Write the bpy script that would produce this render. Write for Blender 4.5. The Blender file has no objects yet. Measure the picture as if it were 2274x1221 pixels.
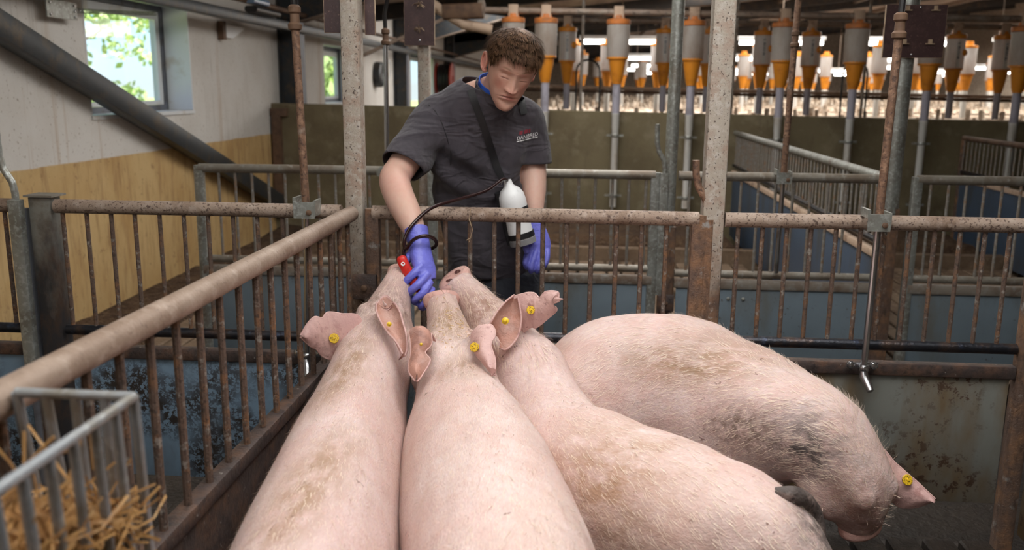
import bpy, bmesh, math, random
import numpy as np
from mathutils import Vector, Matrix, noise
from mathutils.bvhtree import BVHTree
random.seed(7); np.random.seed(7)
S = bpy.context.scene
COL = S.collection
PI = math.pi
R = math.radians

# ------------------------------------------------------------------ camera
cam_d = bpy.data.cameras.new('camera'); cam = bpy.data.objects.new('camera', cam_d); COL.objects.link(cam)
PITCH, YAW, ROLL = R(11.9), R(-4.33), R(0.55)
_f = Vector((math.sin(YAW)*math.cos(PITCH), math.cos(YAW)*math.cos(PITCH), -math.sin(PITCH)))
_r = Vector((math.cos(YAW), -math.sin(YAW), 0)); _u = _r.cross(_f)
_R = _r*math.cos(ROLL)+_u*math.sin(ROLL); _U = -_r*math.sin(ROLL)+_u*math.cos(ROLL)
cam.matrix_world = Matrix(((_R.x,_U.x,-_f.x,0),(_R.y,_U.y,-_f.y,0),(_R.z,_U.z,-_f.z,1.40),(0,0,0,1)))
cam_d.sensor_width = 36; cam_d.lens = 1980/2274*36; cam_d.clip_start = .02; cam_d.clip_end = 300
cam_d.dof.use_dof = True; cam_d.dof.focus_distance = 2.25; cam_d.dof.aperture_fstop = 3.8
S.camera = cam

# ------------------------------------------------------------------ daylight
w = bpy.data.worlds.new('sky'); S.world = w; w.use_nodes = True
nt = w.node_tree; bg = nt.nodes['Background']
sky = nt.nodes.new('ShaderNodeTexSky'); sky.sky_type = 'HOSEK_WILKIE'; sky.turbidity = 4.0
sky.sun_direction = Vector((.55,-.35,.75)).normalized()
nt.links.new(sky.outputs[0], bg.inputs[0]); bg.inputs[1].default_value = 7.0
def lamp(name, kind, loc, energy, size=None, target=None, color=(1,1,1), angle=None):
    d = bpy.data.lights.new(name, kind); o = bpy.data.objects.new(name, d); COL.objects.link(o)
    d.energy = energy; d.color = color; o.location = loc
    if kind == 'AREA': d.shape = 'RECTANGLE'; d.size, d.size_y = size
    if angle: d.angle = angle
    if target is not None:
        o.rotation_euler = (Vector(target)-Vector(loc)).to_track_quat('-Z','Y').to_euler()
    return o
lamp('sun', 'SUN', (8,-5,12), 24.0, target=(8-.55*10,-5+.35*10,12-.75*10), color=(1,.95,.87), angle=R(2))
# area lamps standing in for soft overhead daylight in the pens, the alley and the hall
_l=lamp('pen_top_light', 'AREA', (-.1,1.55,2.72), 55, (2.2,1.7), (-.1,1.75,.5), (1,.985,.97)); _l.data.spread=R(140)
lamp('near_fill', 'AREA', (-.9,-.7,2.25), 13, (1.6,.8), (-.3,2.6,1.2), (1,.98,.96))  # added fill for the man's front, no roof light above it
lamp('alley_top_light', 'AREA', (-.2,5.3,2.60), 86, (4.6,1.6), (-.4,5.3,0), (1,.97,.93))
lamp('side_fill', 'AREA', (-1.5,13,2.45), 190, (1.4,8), (-1.8,13,0), (1,.97,.93))  # added fill for the dim far window wall, roof closed above
lamp('roof_light_hall', 'AREA', (4.0,15,2.9), 900, (10,7), (4.0,15,0), (1,.93,.84))
lamp('roof_light_hall_far', 'AREA', (5,27,3.0), 1500, (14,9), (5,27,0), (1,.93,.84))
vs = S.view_settings; vs.view_transform = 'Standard'; vs.look = 'None'; vs.gamma = 1; vs.exposure = 0.0
vs.use_curve_mapping = False

# ------------------------------------------------------------------ mesh helpers
class MB:
    """collects vertices and faces in world coordinates"""
    def __init__(s): s.v=[]; s.f=[]; s.m=[]
    def add(s, vs, fs, mi=0):
        o=len(s.v); s.v += [tuple(p) for p in vs]; s.f += [tuple(i+o for i in q) for q in fs]; s.m += [mi]*len(fs)
        return s
    def box(s, a, b, mi=0):
        x0,y0,z0=a; x1,y1,z1=b
        return s.add([(x0,y0,z0),(x1,y0,z0),(x1,y1,z0),(x0,y1,z0),(x0,y0,z1),(x1,y0,z1),(x1,y1,z1),(x0,y1,z1)],
              [(0,3,2,1),(4,5,6,7),(0,1,5,4),(1,2,6,5),(2,3,7,6),(3,0,4,7)], mi)
    def rings(s, rings, mi=0, cap0=True, cap1=True, closed=False):
        n=len(rings[0]); o=len(s.v); s.v += [tuple(p) for r_ in rings for p in r_]
        k=len(rings); fs=[]
        for i in range(k if closed else k-1):
            a=o+i*n; b=o+((i+1)%k)*n
            for j in range(n):
                j2=(j+1)%n; fs.append((a+j,a+j2,b+j2,b+j))
        if not closed:
            if cap0: fs.append(tuple(o+j for j in reversed(range(n))))
            if cap1: fs.append(tuple(o+(k-1)*n+j for j in range(n)))
        s.f += fs; s.m += [mi]*len(fs); return s
    def tube(s, path, r, n=12, mi=0, caps=True, up=(0,0,1), prof=None):
        path=[Vector(p) for p in path]; k=len(path)
        rr=r if isinstance(r,(list,tuple)) else [r]*k
        out=[]; ref=None
        for i,p in enumerate(path):
            t=(path[min(i+1,k-1)]-path[max(i-1,0)]).normalized()
            if ref is None:
                ref=Vector(up)
                if abs(ref.dot(t))>.95: ref=Vector((1,0,0))
            a=(ref-t*ref.dot(t)).normalized(); b=t.cross(a); ref=a
            if prof: out.append([p+a*q[0]*rr[i]+b*q[1]*rr[i] for q in prof])
            else: out.append([p+(a*math.cos(2*PI*j/n)+b*math.sin(2*PI*j/n))*rr[i] for j in range(n)])
        return s.rings(out, mi, caps, caps)
    def bar(s, p0, p1, w, h, up=(0,0,1), mi=0, rad=None, n=2):
        """rounded rectangular tube, w across, h along up"""
        rad = min(w,h)*.16 if rad is None else rad
        prof=[]
        for (sx,sy,a0) in ((1,1,0),(-1,1,90),(-1,-1,180),(1,-1,270)):
            for k in range(n+1):
                a=R(a0+90*k/n); prof.append((sx*(h/2-rad)+rad*math.cos(a), sy*(w/2-rad)+rad*math.sin(a)))
        return s.tube([p0,p1],1.0,mi=mi,up=up,prof=prof)
    def lathe(s, base, prof, n=20, mi=0, axis=(0,0,1)):
        ax=Vector(axis).normalized(); ref=Vector((1,0,0)) if abs(ax.x)<.9 else Vector((0,1,0))
        a=(ref-ax*ref.dot(ax)).normalized(); b=ax.cross(a); B=Vector(base)
        return s.rings([[B+ax*z+(a*math.cos(2*PI*j/n)+b*math.sin(2*PI*j/n))*max(r_,1e-4) for j in range(n)] for r_,z in prof], mi)

def mesh_of(name, mb, mats, origin=(0,0,0), smooth=True, angle=38):
    me=bpy.data.meshes.new(name); O=Vector(origin)
    me.from_pydata([tuple(Vector(p)-O) for p in mb.v],[],mb.f)
    for m in (mats if isinstance(mats,(list,tuple)) else [mats]): me.materials.append(m)
    me.polygons.foreach_set('material_index', mb.m)
    me.update()
    if smooth:
        me.polygons.foreach_set('use_smooth',[True]*len(me.polygons))
        me.set_sharp_from_angle(angle=R(angle))
    return me
def new(name, data, parent=None, loc=(0,0,0)):
    o=bpy.data.objects.new(name,data); COL.objects.link(o); o.location=loc
    if parent is not None: o.parent=parent
    return o
WLOC={}
def wloc(o):
    return WLOC.get(o.name, Vector((0,0,0)))
def thing(name,label,cat,loc=(0,0,0),group=None,kind=None):
    o=new(name,None,None,loc); o.empty_display_size=.05; tag(o,label,cat,group,kind); WLOC[o.name]=Vector(loc); return o
def tag(o,label=None,cat=None,group=None,kind=None):
    if label: o['label']=label
    if cat: o['category']=cat
    if group: o['group']=group
    if kind: o['kind']=kind
    return o
def part(name,mb,mats,parent,origin=None,smooth=True,label=None,kind=None,angle=38):
    """mesh child; mb holds world coordinates"""
    W=wloc(parent); org=Vector(origin) if origin is not None else W
    o=new(name,mesh_of(name,mb,mats,org,smooth,angle),parent,org-W); WLOC[o.name]=org
    if label: o['label']=label
    if kind: o['kind']=kind
    return o
def solo(name,mb,mats,label,cat,origin=(0,0,0),group=None,kind=None,smooth=True,angle=38):
    o=new(name,mesh_of(name,mb,mats,origin,smooth,angle),None,origin); WLOC[o.name]=Vector(origin)
    return tag(o,label,cat,group,kind)
def struct(name,mb,mats,parent=None,origin=(0,0,0),smooth=False,label=None):
    o=new(name,mesh_of(name,mb,mats,origin,smooth),parent,Vector(origin)-(wloc(parent) if parent else Vector((0,0,0))))
    WLOC[o.name]=Vector(origin)
    if parent is None: o['kind']='structure'
    if label: o['label']=label
    return o
def inst(name,me,parent,wl):
    """another object on shared mesh data, placed at world point wl under parent"""
    o=new(name,me,parent,Vector(wl)-(wloc(parent) if parent else Vector((0,0,0)))); WLOC[o.name]=Vector(wl); return o

# ------------------------------------------------------------------ materials
def _nodes(name):
    m=bpy.data.materials.new(name); m.use_nodes=True; t=m.node_tree; b=t.nodes['Principled BSDF']
    return m,t,b
def N(t,typ,**k):
    n=t.nodes.new(typ)
    for a,v in k.items():
        if hasattr(n,a): setattr(n,a,v)
        else: n.inputs[a].default_value=v
    return n
def c4(c): return (c[0],c[1],c[2],1)
def pos(t,stretch=(1,1,1),coord='pos'):
    if coord=='pos': src=N(t,'ShaderNodeNewGeometry').outputs['Position']
    else: src=N(t,'ShaderNodeTexCoord').outputs['Object']
    mp=N(t,'ShaderNodeMapping'); mp.inputs['Scale'].default_value=stretch; t.links.new(src,mp.inputs[0]); return mp.outputs[0]
def noise_mask(t,vec,scale,lo,hi,detail=5,rough=.6,dist=0.0):
    n=N(t,'ShaderNodeTexNoise'); n.inputs['Scale'].default_value=scale; n.inputs['Detail'].default_value=detail
    n.inputs['Roughness'].default_value=rough; n.inputs['Distortion'].default_value=dist
    t.links.new(vec,n.inputs['Vector'])
    r=N(t,'ShaderNodeMapRange'); r.inputs['From Min'].default_value=lo; r.inputs['From Max'].default_value=hi
    t.links.new(n.outputs['Fac'],r.inputs['Value']); return r.outputs[0]
def mix(t,fac,a,b):
    m=N(t,'ShaderNodeMix'); m.data_type='RGBA'
    for s_,v in ((0,fac),(6,a),(7,b)):
        if hasattr(v,'is_linked'): t.links.new(v,m.inputs[s_])
        else: m.inputs[s_].default_value = v if s_==0 else c4(v)
    return m.outputs[2]
def math_(t,op,a,b=None,clamp=False):
    m=N(t,'ShaderNodeMath'); m.operation=op; m.use_clamp=clamp
    for i,v in enumerate((a,b)):
        if v is None: continue
        if hasattr(v,'is_linked'): t.links.new(v,m.inputs[i])
        else: m.inputs[i].default_value=v
    return m.outputs[0]
def bump(t,b,height,strength=.3,dist=.01):
    n=N(t,'ShaderNodeBump'); n.inputs['Strength'].default_value=strength; n.inputs['Distance'].default_value=dist
    t.links.new(height,n.inputs['Height']); t.links.new(n.outputs[0],b.inputs['Normal'])
def mat(name,base,layers=(),rough=.6,metal=0.0,bumps=None,coord='pos',spec=.5):
    """layers: (color, scale, lo, hi[, stretch[, amount]]) mixed over base in turn"""
    m,t,b=_nodes(name); c=None; first=None
    for L in layers:
        col,sc,lo,hi=L[:4]; st=L[4] if len(L)>4 else (1,1,1); am=L[5] if len(L)>5 else 1
        k=noise_mask(t,pos(t,st,coord),sc,lo,hi)
        if am!=1: k=math_(t,'MULTIPLY',k,am)
        first=first or k
        c=mix(t,k,base if c is None else c,col)
    if c is not None: t.links.new(c,b.inputs['Base Color'])
    else: b.inputs['Base Color'].default_value=c4(base)
    b.inputs['Roughness'].default_value=rough; b.inputs['Metallic'].default_value=metal; b.inputs['Specular IOR Level'].default_value=spec
    if bumps:
        sc,st_,di=bumps[:3]; st=bumps[3] if len(bumps)>3 else (1,1,1)
        bump(t,b,noise_mask(t,pos(t,st,coord),sc,.3,.7),st_,di)
    return m
MAT={}
MAT['rail']=mat('dusty_galvanised_rail',(.37,.28,.22),[((.23,.155,.11),9,.42,.66),((.45,.36,.30),34,.5,.7),((.085,.05,.038),120,.55,.61,(1,1,1),.85)],rough=.62,metal=.15,bumps=(140,.5,.002))
MAT['railnear']=mat('worn_brown_rail',(.33,.245,.19),[((.24,.165,.12),8,.42,.66),((.40,.31,.25),26,.52,.72),((.12,.075,.055),90,.60,.68,(1,1,1),.6)],rough=.55,metal=.15,bumps=(140,.3,.002))
MAT['railgrey']=mat('dull_galvanised_rail',(.285,.26,.22),[((.20,.155,.115),7,.45,.65),((.38,.36,.32),40,.55,.7),((.14,.11,.09),160,.63,.68,(1,1,1),.6)],rough=.5,metal=.35,bumps=(160,.2,.002))
MAT['bar']=mat('rusty_bar',(.135,.088,.066),[((.25,.125,.06),22,.50,.68),((.28,.25,.22),60,.56,.66),((.05,.035,.03),110,.53,.63,(1,1,1),.75)],rough=.7,metal=.2,bumps=(200,.5,.002))
MAT['bargrey']=mat('dull_bar',(.25,.22,.19),[((.30,.18,.11),18,.52,.66),((.34,.33,.31),60,.5,.66)],rough=.6,metal=.3,bumps=(200,.3,.002))
def post_mat():
    m,t,b=_nodes('speckled_post'); g=N(t,'ShaderNodeNewGeometry'); sx=N(t,'ShaderNodeSeparateXYZ'); t.links.new(g.outputs['Position'],sx.inputs[0])
    c=mix(t,noise_mask(t,pos(t),16,.45,.65),(.42,.37,.31),(.37,.27,.21)); c=mix(t,noise_mask(t,pos(t),50,.5,.66),c,(.50,.46,.41))
    zz=math_(t,'ADD',sx.outputs['Z'],math_(t,'MULTIPLY',noise_mask(t,pos(t,(1,1,.5)),14,.3,.7),.22))
    k=N(t,'ShaderNodeMapRange'); k.inputs['From Min'].default_value=1.14; k.inputs['From Max'].default_value=.86; t.links.new(zz,k.inputs[0])
    rust=mix(t,noise_mask(t,pos(t),20,.42,.62),(.20,.115,.07),(.10,.065,.05)); rust=mix(t,noise_mask(t,pos(t),45,.58,.68),rust,(.34,.30,.27))
    c=mix(t,k.outputs[0],c,rust)
    c=mix(t,math_(t,'MULTIPLY',noise_mask(t,pos(t,(1,1,.7)),150,.60,.64),.9),c,(.07,.045,.035))
    t.links.new(c,b.inputs['Base Color']); b.inputs['Roughness'].default_value=.64; b.inputs['Metallic'].default_value=.12
    bump(t,b,noise_mask(t,pos(t),170,.3,.7),.35,.002); return m
MAT['post']=post_mat()
MAT['postlow']=mat('rusty_post',(.15,.095,.07),[((.28,.15,.08),14,.45,.66),((.32,.30,.28),24,.6,.7),((.05,.035,.03),60,.5,.7,(1,1,.4),.7)],rough=.66,metal=.2,bumps=(120,.5,.003))
MAT['galv']=mat('galvanised_pipe',(.36,.37,.34),[((.25,.24,.21),12,.42,.62),((.50,.52,.50),70,.5,.65),((.22,.15,.10),8,.6,.75,(1,1,.4),.7)],rough=.42,metal=.55)
MAT['darktube']=mat('worn_dark_steel',(.035,.037,.045),[((.10,.065,.05),14,.5,.68),((.06,.075,.12),25,.55,.7)],rough=.32,metal=.7,bumps=(90,.3,.003))
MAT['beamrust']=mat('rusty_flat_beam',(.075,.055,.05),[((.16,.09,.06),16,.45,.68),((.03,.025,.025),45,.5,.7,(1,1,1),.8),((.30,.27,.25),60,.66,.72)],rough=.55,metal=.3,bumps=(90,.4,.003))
MAT['chrome']=mat('stainless_pipe',(.55,.55,.57),[((.25,.2,.17),30,.6,.72,(1,1,.5))],rough=.22,metal=.95)
MAT['brownpipe']=mat('rusted_water_pipe',(.22,.125,.08),[((.38,.23,.15),45,.5,.66),((.10,.06,.045),80,.5,.65),((.42,.36,.30),12,.62,.75)],rough=.6,metal=.3,bumps=(150,.5,.002))
MAT['blackrub']=mat('black_rubber',(.016,.014,.014),rough=.38)
def panel_mat(name,base,dirt,chip,chip_lo,dirt_lo,csc=34):
    m,t,b=_nodes(name); v=pos(t,(1,1,1))
    c=mix(t,noise_mask(t,v,3,.4,.7),base,tuple(x*.82 for x in base))
    c=mix(t,noise_mask(t,pos(t,(1,1,.35)),5,dirt_lo,dirt_lo+.2),c,dirt)
    k=noise_mask(t,v,csc,chip_lo,chip_lo+.035,detail=8,rough=.75); k2=noise_mask(t,v,4.5,.42,.60,detail=3)
    k=math_(t,'MULTIPLY',k,k2)
    c=mix(t,k,c,chip)
    t.links.new(c,b.inputs['Base Color']); b.inputs['Roughness'].default_value=.45
    b.inputs['Metallic'].default_value=.2
    bump(t,b,k,.4,.002); return m
MAT['panelpeel']=panel_mat('peeling_blue_panel',(.20,.30,.41),(.13,.14,.15),(.035,.028,.025),.46,.55,70)
MAT['panelblue']=panel_mat('blue_grey_panel',(.215,.275,.325),(.17,.175,.17),(.10,.09,.085),.60,.52)
MAT['panelrust']=panel_mat('rust_stained_panel',(.215,.22,.20),(.16,.105,.05),(.075,.042,.026),.53,.42)
MAT['panelnavy']=panel_mat('navy_panel',(.075,.11,.17),(.07,.07,.07),(.03,.03,.03),.6,.5)
MAT['chan']=mat('galvanised_channel',(.30,.26,.22),[((.20,.14,.10),8,.45,.65),((.36,.34,.31),30,.5,.7)],rough=.55,metal=.3)
MAT['board']=mat('brown_film_plywood',(.060,.030,.030),[((.10,.055,.05),22,.5,.72),((.16,.10,.08),160,.62,.68)],rough=.4,bumps=(60,.15,.002))
MAT['boardedge']=mat('plywood_edge',(.45,.33,.22),[((.25,.17,.11),30,.45,.6)],rough=.8)
MAT['steel']=mat('painted_dark_steel',(.045,.050,.056),[((.10,.075,.05),10,.5,.7),((.035,.04,.045),30,.5,.7)],rough=.42,metal=.3)
MAT['steelblue']=mat('blue_grey_steel',(.16,.17,.20),[((.10,.09,.09),12,.5,.7)],rough=.5,metal=.2)
MAT['concwall']=mat('dirty_concrete_wall',(.185,.150,.085),[((.135,.105,.058),2.2,.42,.62),((.25,.21,.135),6,.54,.74),((.11,.085,.055),14,.58,.75,(1,1,.3),.6)],rough=.85,bumps=(40,.3,.006))
MAT['floor']=mat('dark_concrete_floor',(.042,.030,.022),[((.025,.018,.014),4,.45,.6),((.07,.052,.038),16,.58,.7)],rough=.6,bumps=(30,.5,.01))
MAT['slat']=mat('soiled_slat',(.20,.135,.085),[((.12,.075,.045),5,.42,.62),((.28,.20,.14),17,.55,.7)],rough=.75,bumps=(40,.5,.006))
MAT['slatdark']=mat('dark_slat',(.034,.025,.019),[((.020,.015,.012),6,.42,.62),((.06,.043,.032),20,.58,.7)],rough=.45,bumps=(40,.5,.006))  # darker slat colour for the front pen
MAT['manure']=mat('brown_bedding',(.135,.075,.038),[((.07,.035,.018),7,.42,.62),((.22,.14,.08),25,.55,.68)],rough=.9,bumps=(30,1,.03))
MAT['white']=mat('white_paint',(.72,.73,.74),[((.55,.50,.43),6,.55,.75)],rough=.45)
MAT['pvc']=mat('white_pvc',(.70,.69,.66),[((.48,.40,.32),9,.5,.75,(1,1,.35))],rough=.4)
MAT['orange']=mat('orange_plastic',(.76,.28,.022),[((.45,.13,.02),9,.52,.75)],rough=.45)
MAT['orangedusty']=mat('dusty_orange_lid',(.62,.20,.045),[((.30,.12,.05),12,.45,.7)],rough=.6)
MAT['cap']=mat('dusty_beige_plastic',(.52,.38,.28),[((.30,.20,.14),14,.5,.7)],rough=.7)
MAT['lilac']=mat('milky_lilac_tube',(.42,.40,.47),[((.30,.28,.32),8,.5,.7)],rough=.3)
MAT['rooft']=mat('roof_board',(.42,.33,.27),[((.26,.20,.165),3,.42,.62,(1,.15,1)),((.12,.085,.065),26,.6,.75)],rough=.85)
MAT['rafter']=mat('dark_rafter',(.035,.032,.032),[((.08,.055,.04),8,.5,.7)],rough=.7)
MAT['pipehall']=mat('dusty_auger_pipe',(.26,.19,.145),[((.38,.33,.28),10,.5,.7),((.12,.08,.06),20,.52,.7)],rough=.6,metal=.2)
MAT['brown']=mat('rusty_brown_steel',(.15,.085,.05),[((.08,.045,.03),12,.45,.65)],rough=.7)
MAT['cream']=mat('pale_steel_crates',(.60,.50,.40),[((.30,.2,.13),14,.46,.62),((.75,.7,.62),26,.55,.7)],rough=.6)
# milky, slightly see-through hopper plastic
def milky(name,base,dirt):
    m,t,b=_nodes(name); c=mix(t,noise_mask(t,pos(t,(1,1,.4)),7,.4,.7),base,dirt)
    t.links.new(c,b.inputs['Base Color']); b.inputs['Roughness'].default_value=.35
    tr=N(t,'ShaderNodeBsdfTranslucent'); t.links.new(c,tr.inputs[0])
    mx=N(t,'ShaderNodeMixShader'); mx.inputs[0].default_value=.45
    t.links.new(b.outputs[0],mx.inputs[1]); t.links.new(tr.outputs[0],mx.inputs[2]); t.links.new(mx.outputs[0],t.nodes['Material Output'].inputs[0]); return m
MAT['milky']=milky('dusty_milky_hopper',(.70,.66,.62),(.48,.39,.32))
MAT['milkyclean']=milky('milky_hopper',(.80,.78,.78),(.64,.57,.52))
def glass(name):
    m,t,b=_nodes(name); g=N(t,'ShaderNodeBsdfGlossy'); g.inputs['Roughness'].default_value=.02
    tr=N(t,'ShaderNodeBsdfTransparent'); tr.inputs[0].default_value=(.93,.97,.96,1)
    mx=N(t,'ShaderNodeMixShader'); mx.inputs[0].default_value=.05
    t.links.new(tr.outputs[0],mx.inputs[1]); t.links.new(g.outputs[0],mx.inputs[2])
    t.links.new(mx.outputs[0],t.nodes['Material Output'].inputs[0]); return m
MAT['glass']=glass('window_glass')
def emit(name,c,s_):
    m,t,b=_nodes(name); b.inputs['Base Color'].default_value=c4(c); b.inputs['Emission Color'].default_value=c4(c); b.inputs['Emission Strength'].default_value=s_; return m
MAT['tubelight']=emit('fluorescent_tube',(1,.97,.9),9)
def polycarb():
    m,t,b=_nodes('translucent_roof_sheet'); tr=N(t,'ShaderNodeBsdfTranslucent'); tr.inputs[0].default_value=(.45,.45,.44,1)
    t.links.new(tr.outputs[0],t.nodes['Material Output'].inputs[0]); return m
MAT['roofsheet']=polycarb()
# painted wall: white above, ochre below a paint line, rust runs and splashes
def wall_mat():
    m,t,b=_nodes('white_over_ochre_wall')
    g=N(t,'ShaderNodeNewGeometry'); sx=N(t,'ShaderNodeSeparateXYZ'); t.links.new(g.outputs['Position'],sx.inputs[0])
    white=mix(t,noise_mask(t,pos(t,(1,1,1)),2.5,.4,.7),(.70,.67,.63),(.63,.59,.54))
    white=mix(t,math_(t,'MULTIPLY',noise_mask(t,pos(t,(1,5.5,.20)),1.6,.60,.76),.75),white,(.42,.27,.15))
    white=mix(t,math_(t,'MULTIPLY',math_(t,'MULTIPLY',noise_mask(t,pos(t,(1,16,.5)),3,.54,.72),noise_mask(t,pos(t),1.3,.5,.62)),.6),white,(.30,.25,.20)); white=mix(t,math_(t,'MULTIPLY',noise_mask(t,pos(t),60,.66,.70,detail=2),.6),white,(.25,.18,.12))
    och=mix(t,noise_mask(t,pos(t,(1,1,.7)),3,.4,.66),(.63,.44,.205),(.53,.335,.135))
    och=mix(t,math_(t,'MULTIPLY',noise_mask(t,pos(t,(1,4,.6)),5,.49,.70),.7),och,(.34,.19,.075))
    och=mix(t,math_(t,'MULTIPLY',noise_mask(t,pos(t,(1,1,1)),22,.60,.70),.5),och,(.22,.11,.045))
    wob=noise_mask(t,pos(t,(1,1,0)),3,0,1); zz=math_(t,'ADD',sx.outputs['Z'],math_(t,'MULTIPLY',math_(t,'SUBTRACT',wob,.5),.02))
    r=N(t,'ShaderNodeMapRange'); r.inputs['From Min'].default_value=.958; r.inputs['From Max'].default_value=.966; t.links.new(zz,r.inputs[0])
    c=mix(t,r.outputs[0],och,white)
    t.links.new(c,b.inputs['Base Color']); b.inputs['Roughness'].default_value=.75
    bump(t,b,noise_mask(t,pos(t),50,.3,.7),.15,.004); return m
MAT['wall']=wall_mat()
def chan_mat():
    m,t,b=_nodes('weathered_channel_post'); g=N(t,'ShaderNodeNewGeometry'); sx=N(t,'ShaderNodeSeparateXYZ'); t.links.new(g.outputs['Position'],sx.inputs[0])
    c=mix(t,noise_mask(t,pos(t),20,.45,.65),(.30,.29,.26),(.20,.17,.14)); zz=math_(t,'ADD',sx.outputs['Z'],math_(t,'MULTIPLY',noise_mask(t,pos(t,(1,1,.4)),16,.3,.7),.25))
    k=N(t,'ShaderNodeMapRange'); k.inputs['From Min'].default_value=1.12; k.inputs['From Max'].default_value=.85; t.links.new(zz,k.inputs[0])
    d=mix(t,noise_mask(t,pos(t,(1,1,.5)),22,.45,.65),(.05,.048,.052),(.10,.065,.048)); c=mix(t,k.outputs[0],c,d)
    t.links.new(c,b.inputs['Base Color']); b.inputs['Roughness'].default_value=.45; b.inputs['Metallic'].default_value=.4; return m
MAT['chanpost']=chan_mat()
# ================================================================== the setting
WX=-2.84                       # inner face of the window wall
BY=8.10                        # front face of the concrete cross wall
def slope(x): return -.013*(x+.5)

mb=MB(); mb.box((-2.84,-1.5,-.12),(14,42,0)); floor=struct('floor',mb,MAT['floor'])
# slatted pens: single concrete slats lying on the floor frame
def slats(x0,x1,y0,y1,z,mt,pitch=.105,wd=.086):
    me=None; x=x0
    while x+wd<=x1+.001:
        if me is None:
            b=MB(); h=.05; L=y1-y0; c=.006
            prof=[(-wd/2,-h),(wd/2,-h),(wd/2,-c),(wd/2-c,0),(-wd/2+c,0),(-wd/2,-c)]
            b.rings([[(p[0],0,p[1]) for p in prof],[(p[0],L,p[1]) for p in prof]]); me=mesh_of('slat',b,mt,smooth=False)
        inst('slat',me,floor,(x+wd/2,y0,z)); x+=pitch
slats(-.64,1.26,.25,2.52,.10,MAT['slatdark'])
slats(-2.2,1.30,4.03,6.75,.10,MAT['slat'])
slats(1.38,3.15,4.03,6.75,.10,MAT['slat'])
slats(3.25,4.4,4.03,6.75,.10,MAT['slat'])
# raised lying area along the cross wall and trodden bedding along the window wall
def bed(name,x0,x1,y0,y1,h,rim,parent):
    nx,ny=int((x1-x0)/.07)+2,int((y1-y0)/.07)+2; b=MB(); vs=[];fs=[]
    for j in range(ny):
        for i in range(nx):
            x=x0+(x1-x0)*i/(nx-1); y=y0+(y1-y0)*j/(ny-1)
            e=min(1,(x-x0)/.12,(x1-x)/.12,(y-y0)/.12,(y1-y)/.05+.4) if rim else 1
            z=h*max(0,e)**.5+.02*noise.noise((x*5,y*5,1))+.012*noise.noise((x*17,y*17,3))
            vs.append((x,y,max(.012,z)))
    for j in range(ny-1):
        for i in range(nx-1): a=j*nx+i; fs.append((a,a+1,a+nx+1,a+nx))
    b.add(vs,fs); return struct(name,b,MAT['manure'],parent,smooth=True)
bed('bedding',-2.83,-2.15,2.7,8.08,.13,True,floor)
bed('bedding',-2.2,1.28,6.85,8.08,.26,True,floor)
bed('bedding',1.4,3.15,6.85,8.08,.24,True,floor)
mb=MB(); mb.box((-2.2,6.76,.01),(4.5,6.86,.20)); struct('kerb',mb,MAT['slat'],floor)
mb=MB(); mb.box((-2.84,-.5,.01),(-.70,2.56,.06)); struct('left_pen_slab',mb,MAT['floor'],floor)  # dark slab over the floor left of the side gate

# ---- window wall with three openings
wins=[(5.05,6.44,1.20,1.95),(9.85,11.2,1.19,1.85),(14.9,17.2,.95,1.95)]
mb=MB(); TH=.26; X0,X1=WX-TH,WX; top=2.42; y=-1.4
for (a,b_,z0,z1) in wins:
    mb.box((X0,y,0),(X1,a,top)); mb.box((X0,a,0),(X1,b_,z0)); mb.box((X0,a,z1),(X1,b_,top)); y=b_
mb.box((X0,y,0),(X1,42,top)); struct('wall_left',mb,MAT['wall'])
for k,(a,b_,z0,z1) in enumerate(wins):
    wn=thing('window_%d'%(k+1),'white framed window in the thick white wall'+(', nearest one above the diagonal steel brace',', behind the concrete cross wall',', far down the hall')[k],None,(WX-.2,(a+b_)/2,z0),kind='structure')
    fx=WX-.215; d=.05
    mf=MB()
    mf.box((fx-.03,a,z0),(fx+.03,b_,z0+d)); mf.box((fx-.03,a,z1-d),(fx+.03,b_,z1)); mf.box((fx-.03,a,z0+d),(fx+.03,a+d,z1-d)); mf.box((fx-.03,b_-d,z0+d),(fx+.03,b_,z1-d))
    part('window_frame',mf,MAT['steelblue'],wn,smooth=False)
    ms=MB(); e=d+.003; g=.055
    ms.box((fx-.022,a+e,z0+e),(fx+.022,b_-e,z0+e+.028)); ms.box((fx-.022,a+e,z1-e-g),(fx+.022,b_-e,z1-e)); ms.box((fx-.022,a+e,z0+e+.028),(fx+.022,a+e+g,z1-e-g)); ms.box((fx-.022,b_-e-g,z0+e+.028),(fx+.022,b_-e,z1-e-g))
    part('sash',ms,MAT['white'],wn,smooth=False)
    mp=MB(); mp.box((fx-.004,a+e+g,z0+e+.028),(fx+.004,b_-e-g,z1-e-g)); part('pane',mp,MAT['glass'],wn,smooth=False)
    mr=MB(); mr.box((WX-.18,a-.004,z0-.01),(WX+.012,b_+.004,z0+.014)); part('window_sill',mr,MAT['white'],wn,smooth=False)
    mj=MB(); mj.box((WX-.18,b_-.012,z0+.016),(WX+.002,b_+.004,z1)); mj.box((WX-.18,a-.004,z0+.016),(WX+.002,a+.012,z1)); mj.box((WX-.18,a+.012,z1-.012),(WX+.002,b_-.012,z1+.004)); part('reveal',mj,MAT['white'],wn,smooth=False)

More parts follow.
